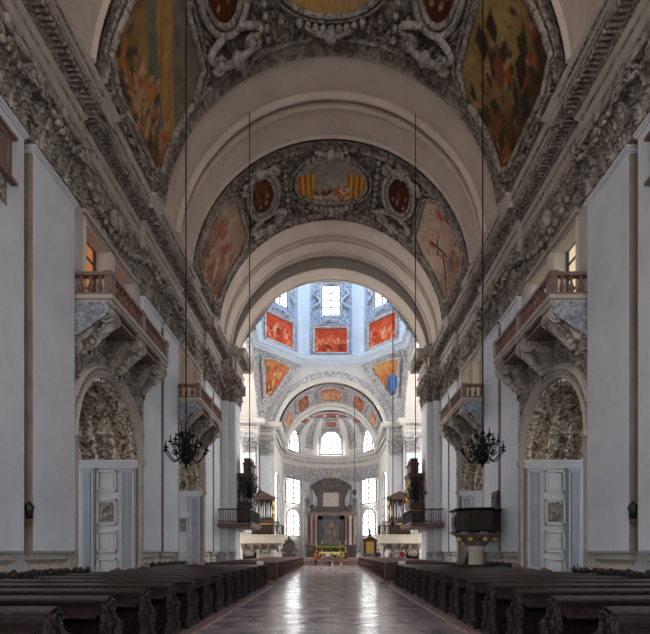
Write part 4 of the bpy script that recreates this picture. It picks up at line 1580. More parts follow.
def balcony(yc, mir, label):
    sg = -1 if mir else 1
    loc = (WX * sg, yc, 9.5)
    root = empty('balcony', loc, label, 'balcony', 'balconies over the side arches')
    at = (WX, yc, 9.5)
    X0, Y0, Y1 = 6.87, yc - 2.5, yc + 2.5
    b = MB()
    b.box(X0 + 0.06, WX, Y0 + 0.06, Y1 - 0.06, 9.50, 9.60)
    b.box(X0, WX, Y0, Y1, 9.60, 9.73)
    b.build('slab', 'moulding', root, mirror=mir, at=at)
    b = MB()      # panelled underside
    for k in range(2):
        ya, yb = yc - 2.1 + 0.3 + k * 2.1, yc - 0.3 + k * 2.1
        for i, d in enumerate((0, 0.12, 0.24)):
            b.box(X0 + 0.15 + d, WX - 0.1 - d, ya + d, yb - d, 9.50 - 0.05 * (i + 1) + 0.0, 9.51)
        b.box(X0 + 0.2, WX, ya, yb, 9.28, 9.36)
    b.build('soffit_panel', 'brown_marble', root, mirror=mir, at=at)
    z0, z1 = 9.73, 10.46
    b = MB()
    b.box(X0 + 0.02, X0 + 0.24, Y0 + 0.02, Y1 - 0.02, z1 - 0.11, z1)
    for y in (Y0 + 0.02, Y1 - 0.24):
        b.box(X0 + 0.02, WX, y, y + 0.22, z1 - 0.11, z1)
    b.box(X0 + 0.04, X0 + 0.22, Y0 + 0.04, Y1 - 0.04, z0, z0 + 0.09)
    for y in (Y0 + 0.04, Y1 - 0.22):
        b.box(X0 + 0.04, WX, y, y + 0.18, z0, z0 + 0.09)
    b.build('handrail', 'brown_marble', root, mirror=mir, at=at)
    for y in (Y0 + 0.13, yc, Y1 - 0.13):
        b = MB()
        b.box(X0 + 0.02, X0 + 0.26, y - 0.13, y + 0.13, z0, z1)
        b.box(X0 + 0.0, X0 + 0.28, y - 0.15, y + 0.15, z1 - 0.13, z1 + 0.02)
        b.build('pedestal', 'brown_marble', root, mirror=mir, at=at)
    first = None

    def bal(x, y):
        nonlocal first
        if first is None:
            m = MB()
            m.lathe(baluster_prof(z1 - z0 - 0.19, 0.085), (0, 0, 0), 8)
            first = m.build('baluster', 'red_marble', root, smooth=True)
            o = first
        else:
            o = first.copy()
            link(o, root)
        o.location = ((x - WX) * sg, y - yc, z0 + 0.09 - 9.5)
    for k in range(8):
        t = (k + 0.5) / 8
        bal(X0 + 0.13, Y0 + 0.3 + t * (yc - 0.15 - Y0 - 0.3))
        bal(X0 + 0.13, yc + 0.15 + t * (Y1 - 0.3 - yc - 0.15))
    for k in range(3):
        for y in (Y0 + 0.13, Y1 - 0.13):
            bal(X0 + 0.45 + k * 0.3, y)
    # big scrolled consoles
    for y in (yc - 2.12, yc, yc + 2.12):
        m = MB()
        poly = [(WX, 9.5), (X0 + 0.1, 9.5), (X0 + 0.1, 9.38), (X0 + 0.02, 9.2), (X0 + 0.05, 9.02), (X0 + 0.2, 8.9), (X0 + 0.38, 8.92), (X0 + 0.5, 9.02), (X0 + 0.62, 8.9), (X0 + 0.72, 8.62), (X0 + 0.86, 8.42), (X0 + 1.04, 8.34),
                (X0 + 1.1, 8.2), (X0 + 1.08, 7.98), (X0 + 1.2, 7.86), (WX, 7.84)]
        m.extr(poly, y - 0.26, y + 0.26, 'y')
        m.box(X0 + 0.05, WX, y - 0.33, y + 0.33, 9.40, 9.51)
        for s in (-1, 1):
            yy = y + s * 0.27
            for c, r in (((X0 + 0.26, 9.15), 0.22), ((X0 + 1.12, 8.12), 0.16)):
                m.tube([(c[0] + r * (1 - i / 18) * cos(i * 0.7), yy + s * 0.03, c[1] + r * (1 - i / 18) * sin(i * 0.7)) for i in range(15)], 0.045, 5)
            m.tube([(X0 + 0.45, yy, 9.25), (X0 + 0.7, yy, 9.15), (X0 + 0.95, yy, 8.8), (X0 + 1.1, yy, 8.5)], 0.05, 5)
        for i in range(7):
            t = i / 6
            m.ball((X0 + 0.25 + 0.85 * t, y, 8.95 - 0.9 * t ** 1.2), 0.16 - 0.05 * t, 8, 5, (1, 1.1, 1))
        # acanthus leaf lying under the scroll
        P = np.array([[(X0 + 0.15 + 0.8 * t, y + s * 0.24 * sin(pi * min(t + 0.15, 1)), 8.88 - 0.75 * t ** 1.1 - 0.10 * cos(s * 4) - 0.04 * cos(t * 20)) for s in np.linspace(-1, 1, 7)] for t in np.linspace(0, 1, 12)])
        m.grid(P)
        c = m.build('console', 'stucco_scroll', root, mirror=mir, at=at, smooth=True, auto=50)
    # carved cheek towards the entrance
    for y, s in ((yc - 2.46, -1), (yc + 2.46, 1)):
        m = MB()
        Xg, Zg = np.meshgrid(np.linspace(X0 + 0.1, WX, 34), np.linspace(8.35, 9.5, 30), indexing='ij')
        t = (Xg - X0 - 0.1) / (WX - X0 - 0.1)
        Zg = 9.5 - (9.5 - Zg) * (0.30 + 0.70 * t)
        H = rinceau(Xg, Zg, 0.5, 3) * 0.12
        m.grid(np.stack([Xg, y + s * H, Zg], -1))
        m.build('carved_cheek', 'stucco_cheek', root, mirror=mir, at=at, smooth=True)
    return root


for yc, w in ((16.80, 'nearer'), (26.37, 'farther')):
    balcony(yc, True, 'stone balcony with red marble balusters, %s one on the wall opposite the pulpit' % w)
    balcony(yc, False, 'stone balcony with red marble balusters, %s one on the pulpit side wall' % w)


# ------------------------------------------------------------------ pews
def make_pew(name, L, mir, wood, rail, carved, group):
    root = empty(name, (0, 0, 0), 'pew', 'pew', group)
    sg = mir
    b = MB()
    b.box(0.06, L - 0.06, -0.02, 0.03, 0.10, 0.94)
    n = 5
    for i in range(n):
        x0 = 0.12 + (L - 0.24) * i / n
        x1 = 0.12 + (L - 0.24) * (i + 1) / n
        b.box(x0 + 0.08, x1 - 0.08, -0.045, -0.02, 0.22, 0.66)
        b.box(x0 + 0.14, x1 - 0.14, -0.06, -0.045, 0.28, 0.60)
    b.build('backrest', wood, root, mirror=mir)
    b = MB()
    b.extr([(-0.13, 0.93), (0.05, 0.95), (0.06, 1.0), (0.0, 1.012), (-0.12, 0.975), (-0.14, 0.955)], 0.0, L, 'x')
    b.box(0.05, L - 0.05, -0.09, 0.0, 0.90, 0.93)
    b.build('top_rail', rail, root, mirror=mir)
    b = MB()
    b.extr([(-0.30, 0.74), (-0.02, 0.80), (-0.02, 0.83), (-0.30, 0.77)], 0.08, L - 0.08, 'x')
    b.build('book_ledge', rail, root, mirror=mir)
    b = MB()
    b.box(0.06, L - 0.06, 0.03, 0.46, 0.42, 0.46)
    b.box(0.06, L - 0.06, 0.40, 0.44, 0.16, 0.42)
    b.build('seat', wood, root, mirror=mir)
    b = MB()
    b.extr([(-0.58, 0.20), (-0.34, 0.26), (-0.34, 0.29), (-0.58, 0.23)], 0.10, L - 0.10, 'x')
    b.box(0.3, 0.36, -0.52, -0.4, 0.06, 0.23)
    b.box(L - 0.4, L - 0.34, -0.52, -0.4, 0.06, 0.23)
    b.build('kneeler', wood, root, mirror=mir)
    # carved bench end with scrolled outline
    poly = [(-0.34, 0.06), (0.50, 0.06), (0.52, 0.14), (0.44, 0.22), (0.40, 0.32), (0.46, 0.44), (0.50, 0.56), (0.44, 0.66), (0.30, 0.70), (0.20, 0.76), (0.16, 0.86), (0.12, 0.94), (0.02, 0.985), (-0.10, 0.98), (-0.17, 0.93), (-0.15, 0.86),
            (-0.20, 0.76), (-0.27, 0.66), (-0.25, 0.54), (-0.16, 0.42), (-0.16, 0.30), (-0.26, 0.22), (-0.36, 0.15)]
    poly = [((y - 0.0) * (0.62 if z > 0.3 else 0.8), z) for y, z in poly]
    for x0, s in ((0.0, -1), (L - 0.08, 1)):
        b = MB()
        b.extr(poly, x0, x0 + 0.08, 'x')
        xx = x0 if s < 0 else x0 + 0.08
        for c, r in (((-0.02, 0.87), 0.10), ((0.20, 0.54), 0.10), ((-0.08, 0.62), 0.07), ((0.24, 0.17), 0.08), ((-0.14, 0.16), 0.08)):
            b.tube([(xx + s * 0.015, c[0] + r * (1 - i / 14) * cos(i * 0.8), c[1] + r * (1 - i / 14) * sin(i * 0.8)) for i in range(12)], 0.022, 5)
        b.tube([(xx + s * 0.015, 0.0, 0.8), (xx + s * 0.03, 0.12, 0.62), (xx + s * 0.03, 0.10, 0.42), (xx + s * 0.015, 0.16, 0.22)], [0.02, 0.045, 0.045, 0.02], 6)
        b.ball((xx + s * 0.02, 0.1, 0.5), 0.09, 8, 5, (0.5, 1, 1))
        b.build('bench_end', carved, root, mirror=mir, smooth=True, auto=35)
    b = MB()
    b.box(0.0, L, -0.36, 0.52, 0.0, 0.07)
    b.build('footboard', wood, root, mirror=mir)
    return root


for side, mir in SIDES:
    sg = -1 if mir else 1
    word = 'opposite the pulpit' if mir else 'on the pulpit side'
    grp = 'dark carved pews ' + word
    p0 = make_pew('pew', 4.1, mir, 'dark_wood', 'rail_wood', 'carved_wood', grp)
    for k in range(14):
        o = p0 if k == 0 else copy_tree(p0)
        o.location = (2.95 * sg, 4.9 + 1.21 * k, 0.04)
        o['label'] = '%s row from the entrance of dark carved pews, %s of the aisle' % (ORD[k], 'side ' + word if mir else 'pulpit side')
    grp = 'brown pews near the crossing ' + word
    p1 = make_pew('pew', 3.9, mir, 'brown_wood', 'brown_wood', 'brown_wood', grp)
    for k in range(20):
        o = p1 if k == 0 else copy_tree(p1)
        o.location = (3.0 * sg, 25.9 + 1.21 * k, 0.04)
        o['label'] = '%s row of brown pews beyond the gap, %s of the aisle' % (ORD[k], 'side ' + word if mir else 'pulpit side')
    # panelled front of the second block
    f = empty('kneeler_front', (3.0 * sg, 25.0, 0.0), 'brown panelled kneeler front closing the second pew block, ' + ('side ' + word if mir else 'pulpit side'), 'pew')
    b = MB()
    b.box(0, 3.9, -0.03, 0.05, 0, 0.98)
    for i in range(4):
        for (d, t) in ((0.0, 0.03), (0.09, 0.05)):
            b.box(0.1 + i * 0.95 + d, 0.95 + i * 0.95 - d, -0.03 - t, -0.03, 0.16 + d, 0.84 - d)
    b.build('panel', 'brown_wood', f, mirror=mir)
    b = MB()
    b.box(-0.05, 3.95, -0.14, 0.12, 0.98, 1.04)
    b.build('book_rest', 'brown_wood', f, mirror=mir)
    b = MB()
    b.box(-0.04, 0.16, -0.1, 0.2, 0, 1.0)
    b.box(-0.07, 0.19, -0.13, 0.23, 0, 0.1)
    b.build('end_post', 'brown_wood', f, mirror=mir)
    # low kerb under each block
    for n_, (y0, y1) in enumerate(((4.2, 21.6), (24.7, 50.0))):
        b = MB()
        b.box(2.72, 7.1, y0, y1, 0, 0.04)
        S(b.build('floor_kerb_' + side, 'pink_marble', mirror=mir))
    # carved benches along the piers
    for k, (y0, y1) in enumerate(((8.6, 14.25), (19.3, 23.9))):
        r = empty('wall_bench', (7.5 * sg, (y0 + y1) / 2, 0), 'dark carved bench with wavy crest against the %s pier, %s' % (('first', 'second')[k], 'side ' + word if mir else 'pulpit side'), 'bench', 'carved benches along the piers')
        at = (7.5, (y0 + y1) / 2, 0)
        b = MB()
        b.box(7.22, 7.62, y0, y1, 0.42, 0.48)
        for y in np.arange(y0 + 0.1, y1, 0.9):
            b.box(7.26, 7.60, y, y + 0.07, 0, 0.42)
        b.build('seat', 'dark_wood', r, mirror=mir, at=at)
        b = MB()
        b.box(7.60, 7.66, y0, y1, 0.3, 1.02)
        b.build('backrest', 'dark_wood', r, mirror=mir, at=at)
        b = MB()
        ys = np.linspace(y0, y1, 90)
        zs = 1.10 + 0.035 * np.sin((ys - y0) * 9) + 0.03 * np.sin((ys - y0) * 17)
        P = np.array([[(7.55, y, 0.98), (7.52, y, z - 0.05), (7.60, y, z + 0.05), (7.68, y, z - 0.02), (7.68, y, 0.98)] for y, z in zip(ys, zs)])
        b.grid(P)
        for i in range(int((y1 - y0) / 0.33)):
            b.ball((7.54, y0 + 0.17 + i * 0.33, 1.08), 0.07, 6, 4)
        b.build('carved_crest', 'carved_wood', r, mirror=mir, at=at, smooth=True)


# ------------------------------------------------------------------ chandeliers
def chandelier(loc, s, ztop, label, group):
    root = empty('chandelier', loc, label, 'chandelier', group)
    b = MB()
    b.lathe([(0.0, -0.62), (0.03, -0.60), (0.06, -0.56), (0.03, -0.52), (0.10, -0.48), (0.20, -0.38), (0.22, -0.30), (0.14, -0.20), (0.06, -0.12), (0.10, -0.06), (0.12, 0.0), (0.05, 0.08), (0.04, 0.16), (0.09, 0.22), (0.10, 0.28), (0.04, 0.34),
             (0.035, 0.48), (0.08, 0.54), (0.03, 0.60), (0.015, 0.7), (0.0, 0.7)], n=12)
    b.build('stem', 'iron', root, smooth=True).scale = (s, s, s)
    b = MB()
    b.tube([(0, 0, 0.68 * s), (0, 0, ztop - loc[2])], 0.022, 6)
    b.build('suspension_rod', 'iron', root)
    tiers = ((8, 0.69, -0.18, 0.0), (8, 0.48, 0.08, 0.39), (6, 0.24, 0.32, 0.2))
    for (n, R, z, ph) in tiers:
        first = None
        for k in range(n):
            a = ph + 2 * pi * k / n
            if first is None:
                m = MB()
                pts = []
                for i in range(15):
                    t = i / 14
                    pts.append((0.06 + (R - 0.06) * t, 0, z + 0.08 * cos(t * 2 * pi) - 0.16 * sin(pi * t)))
                m.tube(pts, 0.020, 6)
                c = (R * 0.55, z + 0.02)
                m.tube([(c[0] + 0.09 * (1 - i / 12) * cos(i * 0.8), 0, c[1] + 0.09 * (1 - i / 12) * sin(i * 0.8)) for i in range(10)], 0.014, 5)
                m.lathe([(0.015, 0), (0.02, 0.03), (0.09, 0.05), (0.085, 0.075), (0.03, 0.08), (0.035, 0.13), (0.0, 0.13)], (R, 0, z + 0.06), 8)
                first = m.build('arm', 'iron', root, smooth=True)
                cm = MB()
                cm.lathe([(0.018, 0), (0.018, 0.15), (0.006, 0.16), (0.0, 0.19)], (R, 0, z + 0.18), 6)
                cm.build('candle', 'iron' if R < 0.3 else 'dark_bronze', first)
                o = first
            else:
                o = first.copy()
                link(o, root)
                for ch in first.children:
                    q = ch.copy()
                    link(q, o)
            o.rotation_euler = (0, 0, a)
            o.scale = (s, s, s)
    return root


chandelier((-4.78, 15.0, 5.02), 1.0, VZ + 5.65, 'large black many-armed chandelier before the nearer arch, opposite the pulpit', 'black candle chandeliers')
chandelier((5.0, 15.0, 5.02), 1.0, VZ + 5.45, 'large black many-armed chandelier hanging nearest the pulpit', 'black candle chandeliers')
chandelier((-3.74, 20.9, 4.45), 0.74, VZ + 6.35, 'smaller black chandelier in front of the gallery opposite the pulpit', 'black candle chandeliers')
chandelier((3.88, 20.9, 4.35), 0.74, VZ + 6.28, 'smaller black chandelier in front of the organ gallery beyond the pulpit', 'black candle chandeliers')

# hanging lamps of the crossing and choir
r = empty('hanging_lamp', (6.13, 45.0, 4.3), 'long hanging lamp topped by a bright blue tassel in the crossing', 'lamp')
b = MB()
b.tube([(0, 0, 0.6), (0, 0, 26.0)], 0.05, 6)
b.build('cord', 'iron', r)
b = MB()
for k in range(14):
    a = k * 2.4
    R = 0.15 + 0.42 * ((k * 7) % 10) / 10
    pts = [(0.1 * cos(a), 0.1 * sin(a), 14.9), (R * cos(a), R * sin(a), 14.4), (R * 1.05 * cos(a), R * 1.05 * sin(a), 13.6), (R * 0.75 * cos(a + 0.3), R * 0.75 * sin(a + 0.3), 12.8 + 0.3 * (k % 3))]
    b.tube(pts, [0.07, 0.13, 0.12, 0.04], 6)
b.ball((0, 0, 14.7), 0.25, 8, 6)
b.build('tassel', 'blue_ribbon', r, smooth=True)
b = MB()
b.lathe([(0.0, -0.3), (0.1, -0.25), (0.08, -0.1), (0.25, 0.05), (0.3, 0.3), (0.2, 0.5), (0.05, 0.62), (0, 0.62)], n=10)
b.build('lamp_bowl', 'dark_bronze', r, smooth=True)
r = empty('hanging_lamp', (3.0, 58.0, 9.0), 'thin corded sanctuary lamp hanging in the choir', 'lamp')
b = MB()
b.tube([(0, 0, 0.5), (0, 0, 11.5)], 0.035, 6)
b.build('cord', 'iron', r)
b = MB()
b.lathe([(0.0, -0.3), (0.12, -0.2), (0.3, 0.1), (0.22, 0.4), (0.04, 0.55), (0, 0.55)], n=10)
b.build('lamp_bowl', 'dark_bronze', r, smooth=True)

# ------------------------------------------------------------------ pulpit
r = empty('pulpit', (6.97, 21.9, 0), 'dark round pulpit on a stone column against the second pier', 'pulpit')
b = MB()
b.lathe([(0.62, 0), (0.62, 0.35), (0.5, 0.42), (0.46, 0.5), (0.36, 0.6), (0.33, 1.7), (0.38, 1.78), (0.36, 1.84), (0.46, 1.95), (0.0, 1.95)], n=16)
b.build('column', 'base_stone', r, smooth=True, auto=40)
b = MB()
b.lathe([(0.36, 1.90), (0.52, 1.96), (0.62, 2.10), (0.86, 2.24), (0.98, 2.38), (1.14, 2.46), (1.16, 2.56), (0.0, 2.56)], n=16, ph=pi / 8)
bo = b.build('bowl', 'altar_grey', r, smooth=True, auto=40)
b = MB()
for k in range(8):
    a = k * pi / 4 + 0.2
    b.ball((0.84 * cos(a), 0.84 * sin(a), 2.22), 0.13, 8, 6)
b.build('gilt_knob', 'gold', bo, smooth=True)
b = MB()
oc = [(1.13 * cos(a + pi / 8), 1.13 * sin(a + pi / 8)) for a in np.arange(8) * pi / 4]
ic = [(1.05 * cos(a + pi / 8), 1.05 * sin(a + pi / 8)) for a in np.arange(8) * pi / 4]
P = np.array([[(*p, 2.52), (*p, 3.55), (*q, 3.55), (*q, 2.52)] for p, q in zip(oc + oc[:1], ic + ic[:1])])
b.grid(P)
for k in range(8):
    p, q = np.array(oc[k]), np.array(oc[(k + 1) % 8])
    d = (q - p) / np.linalg.norm(q - p)
    n = np.array((d[1], -d[0]))
    obox(b, (p + q) / 2, d, n, 0.62, -0.02, 0.05, 2.72, 3.36)
    obox(b, (p + q) / 2, d, n, 0.44, -0.02, 0.09, 2.84, 3.24)
b.build('parapet', 'dark_bronze', r)
b = MB()
b.sweep([o for o in oc][::-1], [(-0.12, 3.52), (0.08, 3.54), (0.12, 3.60), (0.08, 3.66), (-0.12, 3.66)], closed=True)
b.sweep([o for o in oc][::-1], [(-0.1, 2.50), (0.06, 2.50), (0.09, 2.56), (0.03, 2.62), (-0.1, 2.62)], closed=True)
b.build('parapet_rim', 'iron', r)
b = MB()   # stair behind
for k in range(12):
    b.box(0.25, 0.70, 1.0 + k * 0.24, 1.26 + k * 0.24, 2.3 - 0.19 * (k + 1), 2.5 - 0.19 * k)
b.extr([(0.9, 3.5), (0.9, 2.4), (3.9, 0.1), (3.9, 1.2)], 0.22, 0.27, 'x')
b.build('stair', 'dark_bronze', r)
r = empty('relief_tablet', (7.95, 21.95, 4.14), 'small dark relief tablet on the pilaster just above the pulpit', 'relief')
b = MB()
b.box(-0.06, 0.03, -0.42, 0.42, -0.40, 0.40)
b.build('backing', 'dark_bronze', r)
b = MB()
Yg, Zg = np.meshgrid(np.linspace(-0.36, 0.36, 26), np.linspace(-0.34, 0.34, 26), indexing='ij')
b.grid(np.stack([-0.065 - rinceau(Yg, Zg, 0.4, 3) * 0.1, Yg, Zg], -1))
b.ball((-0.12, 0, 0.15), 0.11, 8, 6)
b.build('carving', 'altar_grey', r, smooth=True)

# ------------------------------------------------------------------ wall sconces and framed niches on the first pier
for side, mir in SIDES:
    sg = -1 if mir else 1
    s_name = 'opposite the pulpit' if mir else 'pulpit side'
    r = empty('wall_lamp', (8.30 * sg, 12.06, 2.4), 'small brass and dark wall lamp in the gap of the first pier, ' + s_name, 'lamp')
    b = MB()
    b.box(-0.03, 0.02, -0.10, 0.10, -0.12, 0.40)
    b.tube([(0, 0, 0.0), (-0.22, 0, -0.06), (-0.30, 0, 0.05)], 0.025, 6)
    b.lathe([(0.0, 0.0), (0.09, 0.02), (0.10, 0.05), (0, 0.05)], (-0.30, 0, 0.04), 8)
    b.build('bracket', 'brass', r, mirror=mir)
    b = MB()
    b.lathe([(0.03, 0), (0.08, 0.04), (0.10, 0.22), (0.13, 0.34), (0.02, 0.48), (0, 0.5)], (-0.30, 0, 0.09), 8)
    b.build('lamp_shade', 'dark_bronze', r, mirror=mir, smooth=True)
    # brown framed marble niche high on the pier
    r = empty('marble_niche', (8.0 * sg, 10.72, 10.95), 'brown marble framed recess with a hood, high on the first pier, ' + s_name, 'niche')
    b = MB()
    b.box(-0.05, 0.02, -0.45, 0.45, 0, 0.85)
    b.build('recess', 'brown_marble', r, mirror=mir)
    b = MB()
    for (y0, y1, z0, z1) in ((-0.56, -0.45, 0, 0.85), (0.45, 0.56, 0, 0.85), (-0.56, 0.56, 0.85, 0.95), (-0.56, 0.56, -0.1, 0.02)):
        b.box(-0.09, 0.02, y0, y1, z0, z1)
    b.box(-0.18, 0.02, -0.66, 0.66, 0.94, 1.02)
    b.box(-0.18, 0.02, -0.66, 0.66, -0.18, -0.10)
    b.build('frame', 'brown_marble', r, mirror=mir)
    b = MB()
    Yg, Zg = np.meshgrid(np.linspace(-0.5, 0.5, 40), np.linspace(-0.8, -0.18, 24), indexing='ij')
    H = rinceau(Yg, Zg, 0.32, 7) * 0.12 * np.clip((0.5 - np.abs(Yg)) / 0.2, 0, 1) + 0.01
    b.grid(np.stack([-H, Yg, Zg], -1))
    b.build('carved_apron', 'stucco', r, mirror=mir, smooth=True)

# ------------------------------------------------------------------ rope barriers in the side arches, papers on the pews
for side, mir in SIDES:
    sg = -1 if mir else 1
    for yc, w in ((16.8, 'nearer'), (26.37, 'farther')):
        r = empty('rope_barrier', (7.9 * sg, yc, 0), 'red rope barrier across the %s arch, %s' % (w, 'opposite the pulpit' if mir else 'pulpit side'), 'rope barrier', 'red rope barriers in the arches')
        at = (7.9, yc, 0)
        b = MB()
        ys = [yc - 2.2, yc, yc + 2.2]
        for i in range(2):
            b.tube([(7.9, ys[i] + (ys[i + 1] - ys[i]) * t, 1.02 - 0.18 * sin(pi * t)) for t in np.linspace(0, 1, 12)], 0.03, 6)
        b.build('rope', 'red_rope', r, mirror=mir, at=at, smooth=True)
        for y in ys:
            b = MB()
            b.lathe([(0.16, 0), (0.16, 0.03), (0.04, 0.06), (0.025, 0.1), (0.025, 1.0), (0.05, 1.02), (0.05, 1.07), (0, 1.1)], (7.9, y, 0), 10)
            b.build('post', 'brass', r, mirror=mir, at=at, smooth=True)
    o = empty('paper_notice', (3.05 * sg, 20.5, 1.06), 'white paper notice standing on the last dark pew, ' + ('opposite the pulpit' if mir else 'pulpit side'), 'notice')
    b = MB()
    b.extr([(-0.03, 0), (0.03, 0), (0.0, 0.16)], -0.0, 0.3, 'x')
    b.build('card', 'cloth_white', o, mirror=mir)


# ------------------------------------------------------------------ people: one skinned body, clothing and hair as children
def skin_mesh(name, joints, bones, material, parent, sub=1):
    names = list(joints)
    me = bpy.data.meshes.new(name)
    me.from_pydata([joints[n][:3] for n in names], [(names.index(a), names.index(c)) for a, c in bones], [])
    o = bpy.data.objects.new(name, me)
    me.materials.append(MATS[material])
    link(o, parent)
    m = o.modifiers.new('skin', 'SKIN')
    m.use_smooth_shade = True
    for i, n in enumerate(names):
        rr = joints[n][3]
        ry = joints[n][4] if len(joints[n]) > 4 else rr
        me.skin_vertices[0].data[i].radius = (rr, ry)
        me.skin_vertices[0].data[i].use_root = (i == 0)
    s = o.modifiers.new('sub', 'SUBSURF')
    s.levels = s.render_levels = sub
    return o


def person(loc, rz, h, label, shirt, trousers, hair='hair', step=0.12, arm=0.0, group=None, stone=None, name='person', cat='person'):
    k = h / 1.75
    root = empty(name, loc, label, cat, group, rz=rz)

    def J(d):
        return {n: tuple(v * k for v in p) for n, p in d.items()}
    sk = stone or 'skin'
    body = J({'pelvis': (0, 0, 0.95, 0.13, 0.10), 'waist': (0, 0, 1.08, 0.12, 0.09), 'chest': (0, 0.0, 1.28, 0.15, 0.10), 'collar': (0, 0, 1.44, 0.09, 0.07), 'neck': (0, 0, 1.51, 0.052), 'chin': (0, 0.02, 1.58, 0.075), 'skull': (0, 0.0, 1.67, 0.092),
              'shoulder_l': (-0.17, 0, 1.41, 0.055), 'elbow_l': (-0.23, -0.03, 1.12, 0.042), 'wrist_l': (-0.22, 0.08 + arm * 0.1, 0.88 + arm * 0.2, 0.028), 'palm_l': (-0.21, 0.11 + arm * 0.12, 0.80 + arm * 0.2, 0.034, 0.02),
              'shoulder_r': (0.17, 0, 1.41, 0.055), 'elbow_r': (0.23, -0.03, 1.12, 0.042), 'wrist_r': (0.22, 0.08 + arm * 0.15, 0.88 + arm * 0.35, 0.028), 'palm_r': (0.21, 0.11 + arm * 0.2, 0.80 + arm * 0.45, 0.034, 0.02),
              'hip_l': (-0.09, 0, 0.88, 0.09), 'knee_l': (-0.10, step * 0.6, 0.49, 0.058), 'ankle_l': (-0.10, step * 0.6 - 0.03, 0.09, 0.036), 'toe_l': (-0.11, step * 0.6 + 0.13, 0.035, 0.035),
              'hip_r': (0.09, 0, 0.88, 0.09), 'knee_r': (0.10, -step * 0.3, 0.49, 0.058), 'ankle_r': (0.10, -step, 0.09, 0.036), 'toe_r': (0.11, -step + 0.16, 0.035, 0.035)})
    bones = [('pelvis', 'waist'), ('waist', 'chest'), ('chest', 'collar'), ('collar', 'neck'), ('neck', 'chin'), ('chin', 'skull'), ('collar', 'shoulder_l'), ('shoulder_l', 'elbow_l'), ('elbow_l', 'wrist_l'), ('wrist_l', 'palm_l'),
             ('collar', 'shoulder_r'), ('shoulder_r', 'elbow_r'), ('elbow_r', 'wrist_r'), ('wrist_r', 'palm_r'), ('pelvis', 'hip_l'), ('hip_l', 'knee_l'), ('knee_l', 'ankle_l'), ('ankle_l', 'toe_l'), ('pelvis', 'hip_r'), ('hip_r', 'knee_r'),
             ('knee_r', 'ankle_r'), ('ankle_r', 'toe_r')]
    for sd in ('l', 'r'):
        p = body['palm_' + sd]
        s = -1 if sd == 'l' else 1
        for i in range(4):
            n = 'finger%d_%s' % (i, sd)
            body[n] = (p[0] + (i - 1.5) * 0.004 * k, p[1] + (0.045 - 0.022 * i) * k, p[2] - (0.075 + 0.012 * (i in (1, 2))) * k, 0.009 * k)
            bones.append(('palm_' + sd, n))
        n = 'thumb_' + sd
        body[n] = (p[0] - s * 0.02 * k, p[1] + 0.05 * k, p[2] - 0.02 * k, 0.010 * k)
        bones.append(('palm_' + sd, n))
    skin_mesh('body', body, bones, sk, root)
    g = 1.12

    def sub(keys, grow=g):
        return {q: (*body[q][:3], *[v * grow for v in body[q][3:]]) for q in keys}
    upper = ['pelvis', 'waist', 'chest', 'collar', 'shoulder_l', 'elbow_l', 'wrist_l', 'shoulder_r', 'elbow_r', 'wrist_r']
    skin_mesh('jacket', sub(upper, 1.22), [bn for bn in bones if bn[0] in upper and bn[1] in upper], stone or shirt, root)
    lower = ['pelvis', 'hip_l', 'knee_l', 'ankle_l', 'hip_r', 'knee_r', 'ankle_r']
    skin_mesh('trousers', sub(lower, 1.25), [bn for bn in bones if bn[0] in lower and bn[1] in lower], stone or trousers, root)
    hb = MB()
    hb.ball((0, -0.018 * k, 1.70 * k), 0.105 * k, 12, 8, (0.92, 1.0, 0.95))
    hb.build('hair', stone or hair, root, smooth=True)
    if not stone:
        fb = MB()
        fb.ball((0, 0.10 * k, 1.63 * k), 0.016 * k, 6, 5, (0.8, 1, 1.5))
        for s in (-1, 1):
            fb.ball((s * 0.034 * k, 0.088 * k, 1.655 * k), 0.011 * k, 6, 4)
            fb.ball((s * 0.088 * k, 0.0, 1.64 * k), 0.022 * k, 6, 4, (0.5, 1, 1.4))
        fb.tube([(-0.022 * k, 0.092 * k, 1.592 * k), (0, 0.098 * k, 1.59 * k), (0.022 * k, 0.092 * k, 1.592 * k)], 0.006 * k, 5)
        fb.build('face_features', 'skin', root, smooth=True)
    return root


person(px(330, 0, 46.5)[:2] + (0,), 0.1, 1.25, 'small person in blue standing between the barrier posts and the flowers', 'cloth_blue', 'cloth_black', arm=0.5)
person(px(315.5, 0, 47.0)[:2] + (0,), -0.3, 1.6, 'person in dark red walking beside the end of the brown pews', 'cloth_red', 'cloth_black', step=0.2)
person((px(361, 0, 47.6)[0], 51.2, 0), 2.6, 1.72, 'person in a white jacket just past the pews on the pulpit side', 'cloth_white', 'cloth_blue')
for (x, D, h, sh, tr, lab) in ((379, 42.6, 1.72, 'cloth_black', 'cloth_black', 'person in black standing in the brown pews, nearest the small gilt altar'),
                               (385, 41.4, 1.78, 'cloth_white', 'cloth_grey', 'person in white standing in the brown pews'),
                               (393, 40.2, 1.70, 'cloth_grey', 'cloth_black', 'person in grey standing in the brown pews beside one in red'),
                               (403.5, 39.0, 1.80, 'cloth_red', 'cloth_black', 'person in a red top standing in the brown pews')):
    person(((x - 331) * D / F, 25.9 + 1.21 * round((D - 25.9) / 1.21) + 0.545, 0.11), 0.2, h, lab, sh, tr)


